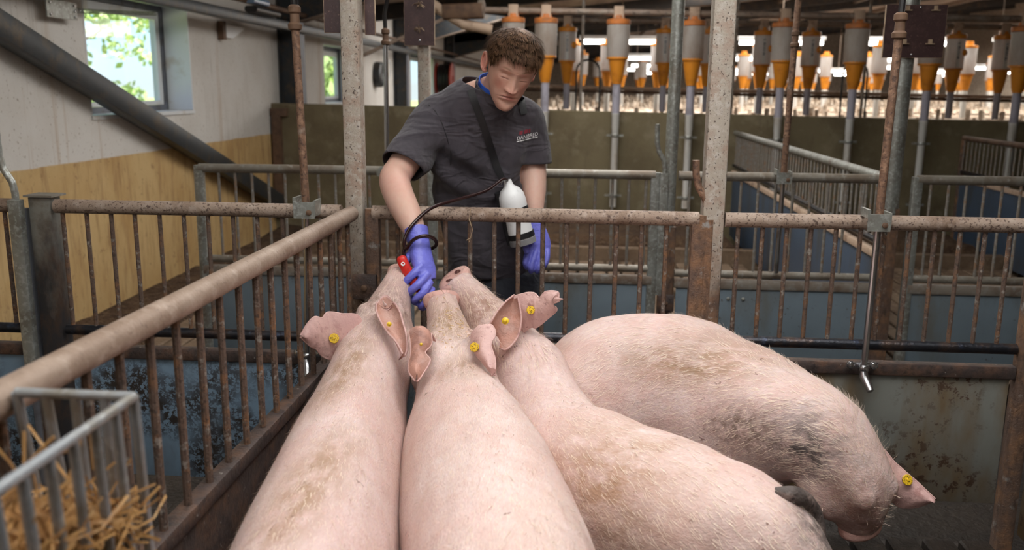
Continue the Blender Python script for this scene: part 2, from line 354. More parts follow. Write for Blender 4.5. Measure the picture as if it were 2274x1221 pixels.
# ---- concrete cross wall
mb=MB(); xs=np.linspace(WX+.002,12,30); zz=lambda x:1.205+slope(x)
ring=[[(x,BY,0),(x,BY+.13,0),(x,BY+.13,zz(x)-.008),(x,BY+.122,zz(x)),(x,BY+.008,zz(x)),(x,BY,zz(x)-.008)] for x in xs]
mb.rings(ring); struct('wall_back',mb,MAT['concwall'])
mb=MB(); mb.box((WX+.004,BY-.05,1.12),(WX+.16,BY-.002,1.19)); mb.box((WX+.02,BY-.06,.2),(WX+.10,BY-.002,1.12))
solo('wall_bracket',mb,MAT['brown'],'brown steel bracket where the concrete cross wall meets the window wall','bracket',(WX+.06,BY-.03,.2),smooth=False)
# far and right ends of the hall
mb=MB(); mb.box((WX-.26,42,0),(14,42.2,4.6)); struct('wall_end',mb,MAT['cream'])
mb=MB(); mb.box((14,-1.4,0),(14.2,42.2,4.6)); struct('wall_right',mb,MAT['cream'])
mb=MB(); mb.box((WX-.26,-1.6,0),(14.2,-1.4,4.6)); struct('wall_near',mb,MAT['concwall'])  # unseen wall behind the camera, added to keep sky light out
# ---- roof: boards on the slope, a translucent sheet over the hall, unseen ones added over pen and alley
def rz(x): return 2.42+.11*(x-WX)
roof=thing('ceiling',None,None,(0,0,2.4),kind='structure')
def sheet(name,x0,x1,y0,y1,mt):
    b=MB(); b.rings([[(x0,y0,rz(x0)),(x0,y1,rz(x0)),(x0,y1,rz(x0)+.05),(x0,y0,rz(x0)+.05)],[(x1,y0,rz(x1)),(x1,y1,rz(x1)),(x1,y1,rz(x1)+.05),(x1,y0,rz(x1)+.05)]])
    return part(name,b,mt,roof,smooth=False)
ys=[(-1.4,.0,0),(.0,2.0,1),(2.0,4.4,0),(4.4,6.2,1),(6.2,21.5,0),(21.5,24.5,2),(24.5,42,0)]
for a,b_,k in ys:
    if k==0: sheet('roof_board',-3.3,14,a,b_,MAT['rooft'])
    elif k==1:
        sheet('roof_board',-3.3,-1.6,a,b_,MAT['rooft']); sheet('roof_light',-1.6,2.4,a,b_,MAT['roofsheet']); sheet('roof_board',2.4,14,a,b_,MAT['rooft'])  # these roof lights are out of view, added to light pen and alley
    else:
        sheet('roof_board',-3.3,4.2,a,b_,MAT['rooft']); sheet('roof_light',4.2,11.,a,b_,MAT['roofsheet']); sheet('roof_board',11.,14,a,b_,MAT['rooft'])
for y in (12.,15.5,18.6,21.3,28.,31.5,35.,38.5):      # rafters across, purlins along
    b=MB(); b.bar((-2.8,y,rz(-2.8)-.10),(14,y,rz(14)-.10),.12,.2); part('rafter',b,MAT['rafter'],roof)
for x in (-.6,1.6,3.8,6.,8.2,10.4):
    b=MB(); b.bar((x,6.3,rz(x)-.05),(x,42,rz(x)-.05),.07,.1); part('purlin',b,MAT['pipehall'],roof)

# ---- steel frames along the window wall
def frame(y,label,haunch=True):
    t=thing('steel_column',label,'column',(WX+.1,y,0),'steel frames along the window wall')
    b=MB(); b.box((WX+.004,y-.007,0),(WX+.20,y+.007,2.5)); part('web',b,MAT['steel'],t,smooth=False)
    b=MB(); b.box((WX+.20,y-.075,0),(WX+.215,y+.075,2.5)); part('flange',b,MAT['steelblue'],t,smooth=False)
    b=MB(); b.box((WX+.004,y-.075,0),(WX+.016,y-.008,2.5)); b.box((WX+.004,y+.008,0),(WX+.016,y+.075,2.5)); part('flange',b,MAT['steel'],t,smooth=False)
    if haunch:
        b=MB(); x0=WX+.216; P_=[(x0,1.98),(x0+1.5,2.40),(x0+1.5,rz(x0+1.5)-.01),(x0,rz(x0)-.01)]
        b.rings([[(p[0],y-.06,p[1]) for p in P_],[(p[0],y+.06,p[1]) for p in P_]]); part('haunch',b,MAT['steel'],t,smooth=False)
        b=MB(); b.bar((x0+.005,y,1.975),(x0+1.5,y,2.395),.15,.014,rad=.002); part('bottom_flange',b,MAT['pipehall'],t)
frame(8.42,'dark steel column rising behind the left end of the concrete cross wall')
frame(13.6,'dark steel column between the second window and the far window')
frame(18.6,'distant dark steel column with the red hose reel beside it')
# diagonal brace (channel section) leaning down to the foot of the first frame
t=thing('diagonal_brace','dark steel channel brace slanting down across the window wall','brace',(WX+.1,7.9,.3))
p0,p1=Vector((WX+.095,3.0,2.06)),Vector((WX+.095,8.0,.34)); dr=(p1-p0).normalized(); nn=Vector((1,0,0)).cross(dr).normalized()
if nn.z<0: nn=-nn
b=MB(); b.bar(p0+Vector((.02,0,0)),p1+Vector((.02,0,0)),.010,.13,up=nn,rad=.002); part('web',b,MAT['steel'],t)
for s in (1,-1):
    b=MB(); b.bar(p0+nn*s*.060-Vector((.022,0,0)),p1+nn*s*.060-Vector((.022,0,0)),.072,.009,up=nn,rad=.002); part('flange',b,MAT['steel'],t)
# rails, conduits and the spring high on the window wall
def rod(name,pts,r,mt,label,cat,n=10):
    b=MB(); b.tube(pts,r,n); return solo(name,b,mt,label,cat,pts[0])
b=MB(); b.bar((WX+.24,3.2,1.905),(WX+.24,40,1.905),.05,.075); solo('wall_rail',b,MAT['steel'],'long dark steel rail under the rafters along the window wall','rail',(WX+.24,3.2,1.9))
rod('wall_pipe',[(WX+.27,3.2,2.025),(WX+.27,40,2.025)],.022,MAT['brown'],'rusty brown pipe running above the dark rail on the window wall','pipe')
rod('conduit',[(WX+.05,6.6,1.93),(WX+.05,8.3,1.93)],.012,MAT['white'],'short pale conduit on the wall beyond the near window','conduit')
t=thing('spring_bracket','grey steel plate with a stretched coil spring in front of the near window','spring',(WX+.06,4.66,1.775))
b=MB(); b.box((WX+.055,4.60,1.735),(WX+.063,4.885,1.825)); part('plate',b,MAT['galv'],t,smooth=False)
b=MB()
for (y_,z_) in ((4.86,1.75),(4.86,1.78),(4.86,1.81),(4.63,1.75),(4.63,1.81)): b.lathe((WX+.063,y_,z_),[(.006,0),(.006,.006),(.001,.007)],8,axis=(1,0,0))
part('rivet',b,MAT['chrome'],t)
b=MB(); pts=[]
for i in range(50*8+1):
    a=2*PI*i/8; u=i/400; pts.append((WX+.065+.011*math.cos(a),4.885+.92*u,1.787+.055*u+.011*math.sin(a)))
b.tube(pts,.0022,5); part('coil',b,MAT['galv'],t)
t=thing('wall_lamp','dark lamp housing with blue glass hung under the rail past the near window','lamp',(WX+.3,7.15,1.98))
b=MB(); b.bar((WX+.3,6.9,1.965),(WX+.3,7.45,1.965),.10,.05,rad=.02); part('housing',b,MAT['blackrub'],t)
b=MB(); b.bar((WX+.3,6.86,2.03),(WX+.3,7.2,2.03),.09,.05,rad=.015); part('cover',b,mat('blue_grey_glass',(.18,.26,.40),rough=.2),t)
t=thing('wall_hook','white triangular bracket on the wall below the rail','bracket',(WX+.05,7.1,1.75))
b=MB(); b.rings([[(WX+.005,7.06,1.86),(WX+.005,7.5,1.86),(WX+.005,7.2,1.76),(WX+.005,7.06,1.76)],[(WX+.03,7.06,1.86),(WX+.03,7.5,1.86),(WX+.03,7.2,1.76),(WX+.03,7.06,1.76)]]); part('plate',b,MAT['white'],t,smooth=False)
b=MB(); b.box((WX+.005,6.96,1.74),(WX+.05,7.02,1.88)); part('clip',b,MAT['brown'],t,smooth=False)
# hose reel and ring far down the wall
t=thing('hose_reel','red and black hose reel far down on the window wall','hose reel',(WX+.12,17.5,1.55))
b=MB(); b.lathe((WX+.30,17.5,1.55),[(.30,0),(.30,.025),(.05,.03),(.05,.05)],28,axis=(1,0,0)); b.lathe((WX+.02,17.5,1.55),[(.05,-.01),(.30,0),(.30,.02)],28,axis=(1,0,0)); part('disc',b,mat('red_enamel',(.42,.05,.035),rough=.4),t)
b=MB()
for k in range(4):
    for rr in (.25,.21): b.tube([(WX+.09+.055*k,17.5+rr*math.cos(a),1.55+rr*math.sin(a)) for a in np.linspace(0,2*PI,25)],.024,6)
part('hose',b,MAT['blackrub'],t)
t=thing('wall_ring','thin white wire ring hanging on the far window wall','ring',(WX+.06,12.9,1.55))
b=MB(); b.tube([(WX+.02+.06*(1+math.sin(a))*.5,12.9+.17*math.cos(a),1.58+.17*math.sin(a)) for a in np.linspace(0,2*PI,29)],.010,6); part('hoop',b,MAT['white'],t)
t=thing('wall_fan','dark round fan fitted on the far window wall','fan',(WX+.05,12.4,1.52))
b=MB(); b.lathe((WX+.01,12.35,1.55),[(.17,0),(.17,.08),(.13,.10),(.05,.07)],24,axis=(1,0,0)); part('housing',b,MAT['steel'],t)
# trees outside the windows
leaf_m=mat('sunlit_leaf',(.42,.50,.24),[((.28,.38,.17),.9,.42,.6),((.62,.62,.40),1.8,.52,.7)],rough=.5)
_t=leaf_m.node_tree; _b=_t.nodes['Principled BSDF']; _tr=N(_t,'ShaderNodeBsdfTranslucent'); _tr.inputs[0].default_value=(.35,.48,.12,1)
_mx=N(_t,'ShaderNodeMixShader'); _mx.inputs[0].default_value=.35; _t.links.new(_b.outputs[0],_mx.inputs[1]); _t.links.new(_tr.outputs[0],_mx.inputs[2]); _t.links.new(_mx.outputs[0],_t.nodes['Material Output'].inputs[0])
mb=MB(); mb.box((-60,-10,-.3),(WX-.3,90,-.02)); struct('ground_outside',mb,mat('grass_ground',(.20,.26,.08),[((.30,.30,.14),2,.45,.65)],rough=.9))
def tree(x,y,h,rx,label,seed,nl=7500):
    rng=np.random.RandomState(seed); t=thing('tree',label,'tree',(x,y,0),'trees outside the windows')
    b=MB(); b.tube([(x,y,0),(x+.1,y,h*.3),(x,y+.15,h*.6),(x+.1,y,h*.85)],[.22,.16,.10,.04],8)
    for k in range(6): a=k*1.05; b.tube([(x,y,h*(.25+.08*k)),(x+rx*.7*math.cos(a),y+rx*.7*math.sin(a),h*(.38+.09*k))],[.08,.02],5)
    part('trunk',b,MAT['brown'],t)
    cl=[(rng.normal(0,1,3)*(.5,.5,.42)) for _ in range(26)]
    vs=[];fs=[]
    for i in range(nl):
        c=cl[rng.randint(26)]; d=rng.normal(0,1,3); d/=np.linalg.norm(d); p=np.array(c)*(rx,rx,h*.42)+d*rx*.34*rng.uniform(.6,1.05)+(x,y,h*.55)
        if p[2]<.2: p[2]=.2+rng.rand()*.4
        u=rng.normal(0,1,3); u/=np.linalg.norm(u); v=np.cross(u,rng.normal(0,1,3)); v/=np.linalg.norm(v); s_=.11+.08*rng.rand()
        o=len(vs); vs+=[p-u*s_,p+v*s_*.55,p+u*s_,p-v*s_*.55]; fs.append((o,o+1,o+2,o+3))
    b=MB(); b.add(vs,fs); part('crown',b,leaf_m,t,smooth=False)
tree(-9.0,13.0,6.5,2.4,'leafy green tree left of centre in the near window view',1)
tree(-14.0,20.5,8,3.0,'leafy green tree filling the right of the near window view',2)
tree(-8.2,8.2,5.0,1.6,'low leafy tree just outside the near window',3)
tree(-7.2,22.,6,2.2,'leafy tree seen through the second window',4)
tree(-17.5,29,9,3.6,'tall leafy tree behind the others outside',5)
# ================================================================== pen fronts, gates, posts, pipes
def bars_between(root,A,B,z0,z1,first,step,count,r,mt,square=False):
    """upright bars, one object each, sharing one mesh"""
    A=Vector((A[0],A[1],0)); d=(Vector((B[0],B[1],0))-A); L=d.length; d.normalize()
    b=MB(); n=8
    b.tube([(0,0,z0),(0,0,(z0+z1)/2),(0,0,z1)],r,n); me=mesh_of('bar',b,mt)
    for i in range(count):
        s=first+i*step
        if s>L: break
        p=A+d*s; inst('bar',me,root,(p.x+random.uniform(-.0015,.0015),p.y,0))
def gate(name,label,A,B,cat='gate',ztop=1.03,zlow=.667,rail=.0215,low=.0165,step=.0735,first=.06,barr=.0068,
         mrail='rail',mbar='bar',mlow='darktube',panel=None,ptop=.60,pbot=.19,mbeam='beamrust',beam=(.585,.625),group='pen fronts and gates',stiles=(0,0),mstile='postlow',nails=0):
    A3=Vector((A[0],A[1],0)); B3=Vector((B[0],B[1],0)); d=(B3-A3).normalized(); L=(B3-A3).length; nrm=Vector((-d.y,d.x,0))
    t=thing(name,label,cat,((A[0]+B[0])/2,(A[1]+B[1])/2,0),group)
    up=Vector((0,0,1))
    b=MB(); b.tube([A3+up*ztop,A3+d*L*.5+up*(ztop+.001),B3+up*ztop],rail,16); part('top_rail',b,MAT[mrail],t)
    if zlow: b=MB(); b.tube([A3+up*zlow,B3+up*zlow],low,12); part('bottom_rail',b,MAT[mlow],t)
    bars_between(t,A,B,(zlow or .6),ztop-.01,first,step,int((L-first-.02)/step)+1,barr,MAT[mbar])
    if panel:
        b=MB(); b.bar(A3+d*.01+up*((pbot+ptop)/2),B3-d*.01+up*((pbot+ptop)/2),.012,ptop-pbot,rad=.002); part('panel',b,MAT[panel],t)
        if nails:
            for k in range(nails):
                b=MB(); c=A3+d*L*(.28+.075*k)-nrm*.007+up*(ptop-.055); b.lathe(c,[(.009,0),(.009,.004),(.004,.009)],8,axis=-nrm); part('bolt',b,MAT['galv'],t)
    if beam:
        b=MB(); b.bar(A3+up*((beam[0]+beam[1])/2),B3+up*((beam[0]+beam[1])/2),.036,beam[1]-beam[0],rad=.004); part('beam',b,MAT[mbeam],t)
    for s,e in ((0,A3),(1,B3)):
        if stiles[s]:
            b=MB(); b.bar(e+up*.16,e+up*(ztop+.012),.034,.042,up=tuple(d),rad=.006); part('stile',b,MAT[mstile],t)
    return t
FY=2.60; SY=3.92
# ---- front row
gate('pen_fence','rusty barred pen front on the left with a peeling blue lower panel',(-1.60,FY),(-.71,FY),cat='fence',zlow=.640,panel='panelpeel',ptop=.556,pbot=.16,beam=(.555,.592),first=.02,step=.0765)
gate('pen_fence','barred pen front at the far left edge beside the grey channel post',(-2.80,FY),(-1.73,FY),cat='fence',zlow=.640,panel='panelpeel',ptop=.556,pbot=.16,beam=(.555,.592),first=.04,step=.0765)
gate('pen_gate','rusty barred gate the man leans over',(-.615,FY),(.345,FY),panel='panelblue',ptop=.56,pbot=.19,first=.075,step=.0722,stiles=(1,1),barr=.0072,nails=0,zlow=.660)
gate('pen_fence','barred pen front on the right above the rust-stained panel',(.42,FY),(1.275,FY),cat='fence',panel='panelrust',ptop=.585,pbot=.185,first=.04,step=.0690,zlow=.668,beam=(.58,.618))
# near gate running towards the camera along the left of the pigs, and the right side of the pen
gate('side_gate','brown railed gate running towards the viewer along the left of the pigs',(-.685,.15),(-.672,2.565),rail=.023,mrail='railnear',mlow='darktube',zlow=.655,panel='beamrust',ptop=.645,pbot=.12,first=.06,step=.0925,barr=.0075,beam=(.640,.672))  # panel coloured dark to stand for its shaded face
gate('side_gate','dark rust-brown pen side at the right edge of the picture',(1.318,2.54),(1.335,.2),panel='panelrust',ptop=.60,pbot=.12,first=.12,step=.09)
# ---- second row across the alley
k2=dict(mrail='railgrey',mbar='bargrey',mlow='railgrey',mbeam='chan',mstile='galv',barr=.0065,rail=.020,low=.017)
gate('pen_fence','grey barred pen front across the alley beside the window wall',(-1.72,SY),(-.735,SY),cat='fence',zlow=.615,panel='panelblue',ptop=.56,pbot=.16,beam=(.545,.585),first=.09,step=.0765,stiles=(1,0),**k2)
gate('pen_gate','grey barred gate across the alley, directly behind the man',(-.655,SY),(.325,SY),zlow=.615,panel='panelblue',ptop=.56,pbot=.16,beam=(.545,.585),first=.06,step=.0735,stiles=(1,1),**k2)
gate('pen_fence','grey barred pen front across the alley between the two round posts',(.425,SY),(1.29,SY),cat='fence',zlow=.600,panel='panelblue',ptop=.545,pbot=.16,beam=(.535,.575),first=.05,step=.0735,nails=2,**k2)
gate('pen_gate','grey barred gate across the alley at the right edge',(1.43,SY),(2.55,SY),zlow=.600,panel='panelblue',ptop=.545,pbot=.16,beam=(.535,.575),first=.06,step=.0735,stiles=(1,0),**k2)
# dividers running back from the second row to the cross wall
gate('divider_gate','dull barred divider running back to the concrete wall over a navy panel',(1.335,4.05),(1.345,8.02),ztop=1.025,zlow=.74,panel='panelnavy',ptop=.66,pbot=.12,beam=(.665,.70),mrail='galv',mbar='bargrey',mlow='darktube',mbeam='cap',first=.08,step=.075,barr=.006)
gate('divider_gate','dull barred divider at the far right running back over a navy panel',(3.16,4.05),(3.17,7.75),ztop=1.02,zlow=.74,panel='panelnavy',ptop=.66,pbot=.12,beam=(.665,.70),mrail='brown',mbar='bargrey',mlow='darktube',mbeam='cap',first=.08,step=.075,barr=.006,stiles=(0,1))

# ---- posts
def square_post(name,label,x,y,w_,ztop,mt='post',low=None,zl=.75,d_=None):
    t=thing(name,label,'post',(x,y,0),'pen posts'); d_=d_ or w_
    b=MB(); b.bar((x,y,zl if low else 0),(x,y,ztop),w_,d_,up=(0,1,0)); part('shaft',b,MAT[mt],t)
    if low: b=MB(); b.bar((x,y,0),(x,y,zl),w_,d_,up=(0,1,0)); part('foot',b,MAT[low],t)
    return t
square_post('square_post','tall speckled square post left of the man where the side gate ends',-.672,2.63,.056,2.66)
square_post('square_post','tall speckled square post right of the man beside the bent handle',.386,2.62,.064,2.77)
square_post('square_post','rust-brown post at the right edge between the pen front and the pen side',1.305,2.60,.05,2.87,mt='postlow')
t=thing('channel_post','dark grey channel post with a flat cap at the left pen corner','post',(-1.66,2.62,0),'pen posts')
b=MB(); b.bar((-1.648,2.62,0),(-1.648,2.62,1.055),.075,.06,up=(0,1,0)); part('shaft',b,MAT['chanpost'],t)
b=MB(); b.box((-1.69,2.58,1.058),(-1.60,2.66,1.064)); part('cap_plate',b,MAT['railgrey'],t,smooth=False)
b=MB(); b.bar((-1.712,2.60,.10),(-1.712,2.60,1.02),.03,.05,up=(0,1,0)); part('angle',b,MAT['steelblue'],t)
square_post('square_post','pale square post behind the man carrying the middle brown board',-.695,3.97,.052,2.6,mt='post')
t=thing('round_post','galvanised round post across the alley just left of the thick speckled post','post',(.392,3.96,0),'pen posts')
b=MB(); b.tube([(.392,3.96,.78),(.396,3.96,2.7)],.027,16); part('shaft',b,MAT['galv'],t)
b=MB(); b.bar((.392,3.96,0),(.392,3.96,.80),.07,.05,up=(0,1,0)); part('foot',b,MAT['postlow'],t)
t=thing('round_post','thick galvanised round post on the right carrying the large brown board','post',(1.345,3.97,0),'pen posts')
b=MB(); b.tube([(1.338,3.97,.85),(1.352,3.97,2.85)],.040,18); part('shaft',b,MAT['galv'],t)
b=MB(); b.bar((1.338,3.97,0),(1.338,3.97,.9),.085,.07,up=(0,1,0)); part('foot',b,MAT['postlow'],t)

# ---- bent latch handles beside the gates
def handle(label,x,y,zb,mt='galv',rust=False,flip=1,zt=None):
    t=thing('gate_latch',label,'handle',(x,y,0),'bent latch handles')
    b=MB(); b.bar((x,y,.50),(x,y,zb),.040,.028,up=(0,1,0)); part('latch_bar',b,MAT['postlow' if rust else 'galv'],t)
    z=zb-.03; zt=zt or .20
    pts=[(x,y,z),(x+.002,y,z+.05),(x-.004*flip,y,z+.085),(x-.028*flip,y,z+.125),(x-.036*flip,y,z+.16),(x-.038*flip,y,z+zt)]
    ps=[]
    for i in range(len(pts)-1):
        for k in range(4): u=k/4; ps.append(Vector(pts[i]).lerp(Vector(pts[i+1]),u))
    ps.append(Vector(pts[-1]))
    b=MB(); b.tube(ps,.0105,10); part('grip',b,MAT['brownpipe' if rust else 'galv'],t)
handle('rust-brown bent handle on the latch right of the leaned-on gate',.367,2.60,1.03,rust=True)
handle('galvanised bent handle across the alley left of the round post',.362,3.92,1.04,zt=.24)
handle('grey bent handle at the left edge beside the channel post',-1.712,2.575,1.05,zt=.24)
# hinge blocks on the two middle posts
for (x,y,z,lab) in ((-.655,2.60,.84,'rusty hinge block low on the left speckled post'),(.37,3.92,.50,'rusty hinge block across the alley below the galvanised handle')):
    t=thing('hinge_block',lab,'hinge',(x,y,z)); b=MB(); b.bar((x-.015,y-.035,z-.03),(x+.055,y-.035,z-.03),.02,.075,rad=.004); part('plate',b,MAT['beamrust'],t)
    b=MB(); b.lathe((x+.02,y-.046,z-.03),[(.009,0),(.009,.005),(.004,.007)],10,axis=(0,-1,0)); part('bolt',b,MAT['brown'],t)

# ---- plywood boards fixed high on the posts
def board(label,x0,x1,y,z0,z1,bolts=(),straw=()):
    t=thing('plywood_board',label,'board',((x0+x1)/2,y,z0),'brown boards on the posts')
    b=MB(); b.box((x0,y,z0),(x1,y+.012,z1)); part('panel',b,MAT['board'],t,smooth=False)
    b=MB()
    for (a,c) in (((x0-.0015,y+.001,z0),(x0,y+.011,z1)),((x1,y+.001,z0),(x1+.0015,y+.011,z1)),((x0,y+.001,z0-.0015),(x1,y+.011,z0))): b.box(a,c)
    part('raw_edge',b,MAT['boardedge'],t,smooth=False)
    for (bx,bz) in bolts:
        b=MB(); b.lathe((bx,y,bz),[(.005,0),(.005,.002),(.002,.004)],10,axis=(0,-1,0)); part('bolt',b,MAT['chrome'],t)
    for (sx,sz) in straw:
        b=MB(); 
        for k in range(16):
            a=random.uniform(0,2*PI); r_=random.uniform(.01,.03); b.tube([(sx,y-.004,sz),(sx+r_*.6*math.cos(a),y-.012,sz+r_*.5*math.sin(a)+.004),(sx+r_*math.cos(a),y-.006,sz+r_*math.sin(a)*.5-.004)],.0012,4)
        part('string_knot',b,MAT['boardedge'],t)
board('narrow dark brown board seen on the left of the left speckled post',-.762,-.700,2.665,1.552,2.1)
board('narrow dark brown board seen on the right of the left speckled post',-.640,-.612,2.665,1.547,2.1)
board('tall dark brown board with straw knots on the post behind the man',-.772,-.642,3.925,1.572,2.2,bolts=((-.706,1.592),),straw=((-.706,1.64),(-.706,1.74)))
board('large square dark brown board on the thick round post at the upper right',1.236,1.478,3.915,1.535,1.745,bolts=((1.372,1.735),(1.352,1.547)))
for (x,z) in ((1.43,1.733),(1.42,1.60),(1.318,1.733),(1.318,1.60)):
    b=MB(); b.box((x-.016,3.905,z-.012),(x+.018,3.9145,z-.008)); b.box((x-.006,3.907,z-.008),(x+.008,3.9145,z+.008)); o=solo('board_bracket',b,MAT['boardedge'],'small worn brass tab on the large square brown board, %s %s'%('upper' if z>1.7 else 'lower','right' if x>1.4 else 'left, behind the water pipe'),'tab',(x,3.91,z),smooth=False)
board('dark brown board at the top right corner of the picture',1.283,1.40,2.56,1.525,2.2)

# ---- water pipes with drinking nipples
def water_pipe(label,pts_up,pts_low,r_up,r_low,joint,nipple=None,clamp=None,upper=None):
    t=thing('water_pipe',label,'pipe',(pts_low[-1][0],pts_low[-1][1],pts_low[-1][2]-.02))
    if pts_up: b=MB(); b.tube(pts_up,r_up,12); part('upper_pipe',b,MAT['brownpipe'],t)
    b=MB(); b.tube(pts_low,r_low,12); part('lower_pipe',b,MAT['chrome'],t)
    if upper: b=MB(); b.tube(upper,.009,8); part('hose',b,MAT['blackrub'],t)
    if joint:
        x,y,z=joint; b=MB(); b.lathe((x,y,z-.03),[(.012,0),(.019,.004),(.020,.016),(.014,.022),(.013,.045),(.018,.05),(.018,.064),(.011,.07)],14); part('coupling',b,MAT['brown'],t)
    if clamp:
        x,y,z=clamp; b=MB(); b.box((x-.032,y-.036,z-.026),(x+.030,y-.030,z+.022)); b.box((x-.034,y-.034,z+.010),(x-.026,y+.03,z+.034)); b.box((x+.026,y-.034,z-.02),(x+.032,y+.03,z+.026)); c=part('clamp',b,MAT['galv'],t,smooth=False)
        b=MB(); b.lathe((x+.014,y-.036,z-.008),[(.008,0),(.008,.005),(.003,.007)],10,axis=(0,-1,0)); part('bolt',b,MAT['brown'],c)
    if nipple:
        x,y,z=nipple; b=MB(); b.lathe((x,y,z+.03),[(.013,0),(.015,.004),(.015,.014),(.012,.018)],12)
        b.tube([(x,y,z+.035),(x,y-.005,z+.015),(x+.006,y-.02,z),(x+.012,y-.04,z-.018)],[.012,.013,.012,.0095],12); n_=part('nipple',b,MAT['chrome'],t)
        for s in (-1,1):
            b=MB(); b.lathe((x+.032*s,y+.012,z+.042),[(.011,-.006),(.012,0),(.009,.006),(.004,.008)],10,axis=(0,-1,0)); part('bolt',b,MAT['chrome'],t)
        b=MB(); b.bar((x-.045,y+.016,z+.042),(x+.045,y+.016,z+.042),.006,.016,rad=.001); part('strap',b,MAT['chrome'],t)
water_pipe('rusty water pipe hanging at the left of the left speckled post with a chrome nipple',[(-.812,2.545,1.58),(-.806,2.545,1.3),(-.80,2.545,1.045)],[(-.80,2.545,1.05),(-.815,2.55,.60)],.0115,.0085,(-.812,2.545,1.58),nipple=(-.817,2.55,.555),clamp=(-.80,2.56,1.045),upper=[(-.812,2.545,1.60),(-.815,2.545,1.8),(-.81,2.55,2.2)])
water_pipe('rusty water pipe hanging on the right pen front with a chrome nipple',[(.842,2.545,1.57),(.838,2.545,1.3),(.835,2.545,1.045)],[(.835,2.545,1.05),(.832,2.545,.62)],.0115,.0098,(.842,2.545,1.565),nipple=(.832,2.545,.575),clamp=(.832,2.56,1.042),upper=[(.842,2.545,1.60),(.846,2.545,1.75),(.85,2.55,2.3)])
water_pipe('thin chrome pipe with a brown hose behind the alley gate left of the man',None,[(-.846,3.885,1.60),(-.850,3.885,1.06)],.009,.0105,(-.846,3.885,1.60),upper=[(-.846,3.885,1.62),(-.848,3.885,1.70),(-.835,3.885,1.76),(-.80,3.885,1.80),(-.77,3.885,1.82),(-.76,3.88,2.2)])
b=MB(); b.tube([(-.850,3.885,1.07),(-.850,3.885,1.052),(-.858,3.885,1.043),(-.876,3.885,1.04),(-.886,3.885,1.03),(-.887,3.885,1.01)],.0125,10); solo('pipe_elbow',b,MAT['galv'],'galvanised elbow at the foot of the thin chrome pipe','elbow',(-.86,3.885,1.01))
water_pipe('rusty water pipe across the alley between the two round posts',[(.870,3.875,1.78),(.864,3.875,1.4),(.860,3.875,1.05)],[(.860,3.875,1.06),(.858,3.875,.62)],.0135,.0105,(.868,3.875,1.60),clamp=(.86,3.885,1.035),upper=[(.870,3.875,1.78),(.872,3.875,2.4)])
# ================================================================== feeding line and the hall behind the wall
def feeder(x,y,label,big,group):
    dz=slope(x); s=1.0; t=thing('feed_dispenser',label,'feed dispenser',(x,y,.4 if big else 1.18),group)
    r=.097 if big else .088; zt=(1.945 if big else 1.955)+dz; zb=(1.66 if big else 1.66)+dz; zc=1.455+dz
    b=MB(); b.lathe((x,y,zt),[(r*1.05,0),(r*1.06,.005),(r*1.06,.034),(r*1.0,.040),(r*.55,.048),(r*.5,.075)],22); part('lid',b,MAT['orangedusty' if big else 'orange'],t)
    b=MB(); b.bar((x,y,zt+.03),(x,y,zt+.15),.085,.085,up=(0,1,0),rad=.01); part('inlet',b,MAT['cap'],t)
    b=MB(); b.lathe((x,y,zb),[(r*.94,0),(r*.985,.012),(r,zt-zb-.004)],24); part('hopper',b,MAT['milky' if big else 'milkyclean'],t)
    b=MB(); b.lathe((x,y,zc),[(r*.42,-.01),(r*.42,.0),(r*.5,.02),(r*.80,zb-zc-.01),(r*.98,zb-zc-.004),(r*.98,zb-zc+.02)],22); part('cone',b,MAT['orange'],t)
    b=MB(); b.tube([(x,y,1.19+dz),(x,y,zc-.01)],r*.36,14); part('drop_tube',b,MAT['lilac'],t)
    if big:
        b=MB(); b.lathe((x,y,.36),[(.030,0),(.030,.70+dz),(.033,.705+dz),(.034,.82+dz),(.038,.826+dz),(.038,.835+dz)],16); part('down_pipe',b,MAT['pvc'],t)
        for z in (1.0,.47):
            b=MB(); b.lathe((x,y,z+dz-.012),[(.037,0),(.039,.003),(.039,.022),(.037,.025)],16); b.box((x-.075,y+.005,z+dz-.008),(x+.075,y+.018,z+dz+.010)); part('clamp',b,MAT['galv'],t)
    else:
        b=MB(); b.lathe((x+r*.72,y-r*.66,(zt*.55+zb*.45)),[(.030,-.01),(.034,.006),(.026,.02),(.01,.024)],14,axis=(.72,-.66,0)); part('dial',b,MAT['orange'],t)
        b=MB(); zz=np.linspace(zb+.02,zt-.03,8); b.rings([[(x-.018,y-r-.001,z),(x+.014,y-r-.001,z),(x+.014,y-r+.004,z),(x-.018,y-r+.004,z)] for z in zz]); sc=part('scale_strip',b,MAT['pvc'],t,smooth=False)
        b=MB()     # upright lettering, legible only as dark strokes
        z=zt-.05
        for k in range(7):
            h=.016+.006*((k*5)%3); b.bar((x-.013,y-r-.003,z),(x+.009,y-r-.003,z-.007*(1 if k%2 else -1)),.002,.006,rad=.0005)
            if k%3: b.bar((x+.009,y-r-.003,z-.007),(x-.008,y-r-.003,z-.016),.002,.005,rad=.0005)
            z-=.024
        part('lettering',b,mat_letter,sc,smooth=False)
    return t
mat_letter=mat('dark_blue_print',(.05,.05,.10),rough=.5)
AX=[-.614,-.330,.293,.932,1.692,2.300,2.915,3.655]
AL=['large feed dispenser hidden behind the man\'s hair','large feed dispenser just right of the man\'s head','large dusty feed dispenser over the galvanised bent handle','large feed dispenser between the round post and the speckled post','large feed dispenser left of the rusty pipe across the alley','large feed dispenser left of the big brown board','large feed dispenser whose cone shows below the big brown board','large feed dispenser cut by the right edge of the picture']
for x,l in zip(AX,AL): feeder(x,7.985,l,True,'large feed dispensers in front of the concrete wall')
BX=[-.165,.808,1.240,1.772,2.238,3.625,4.072]
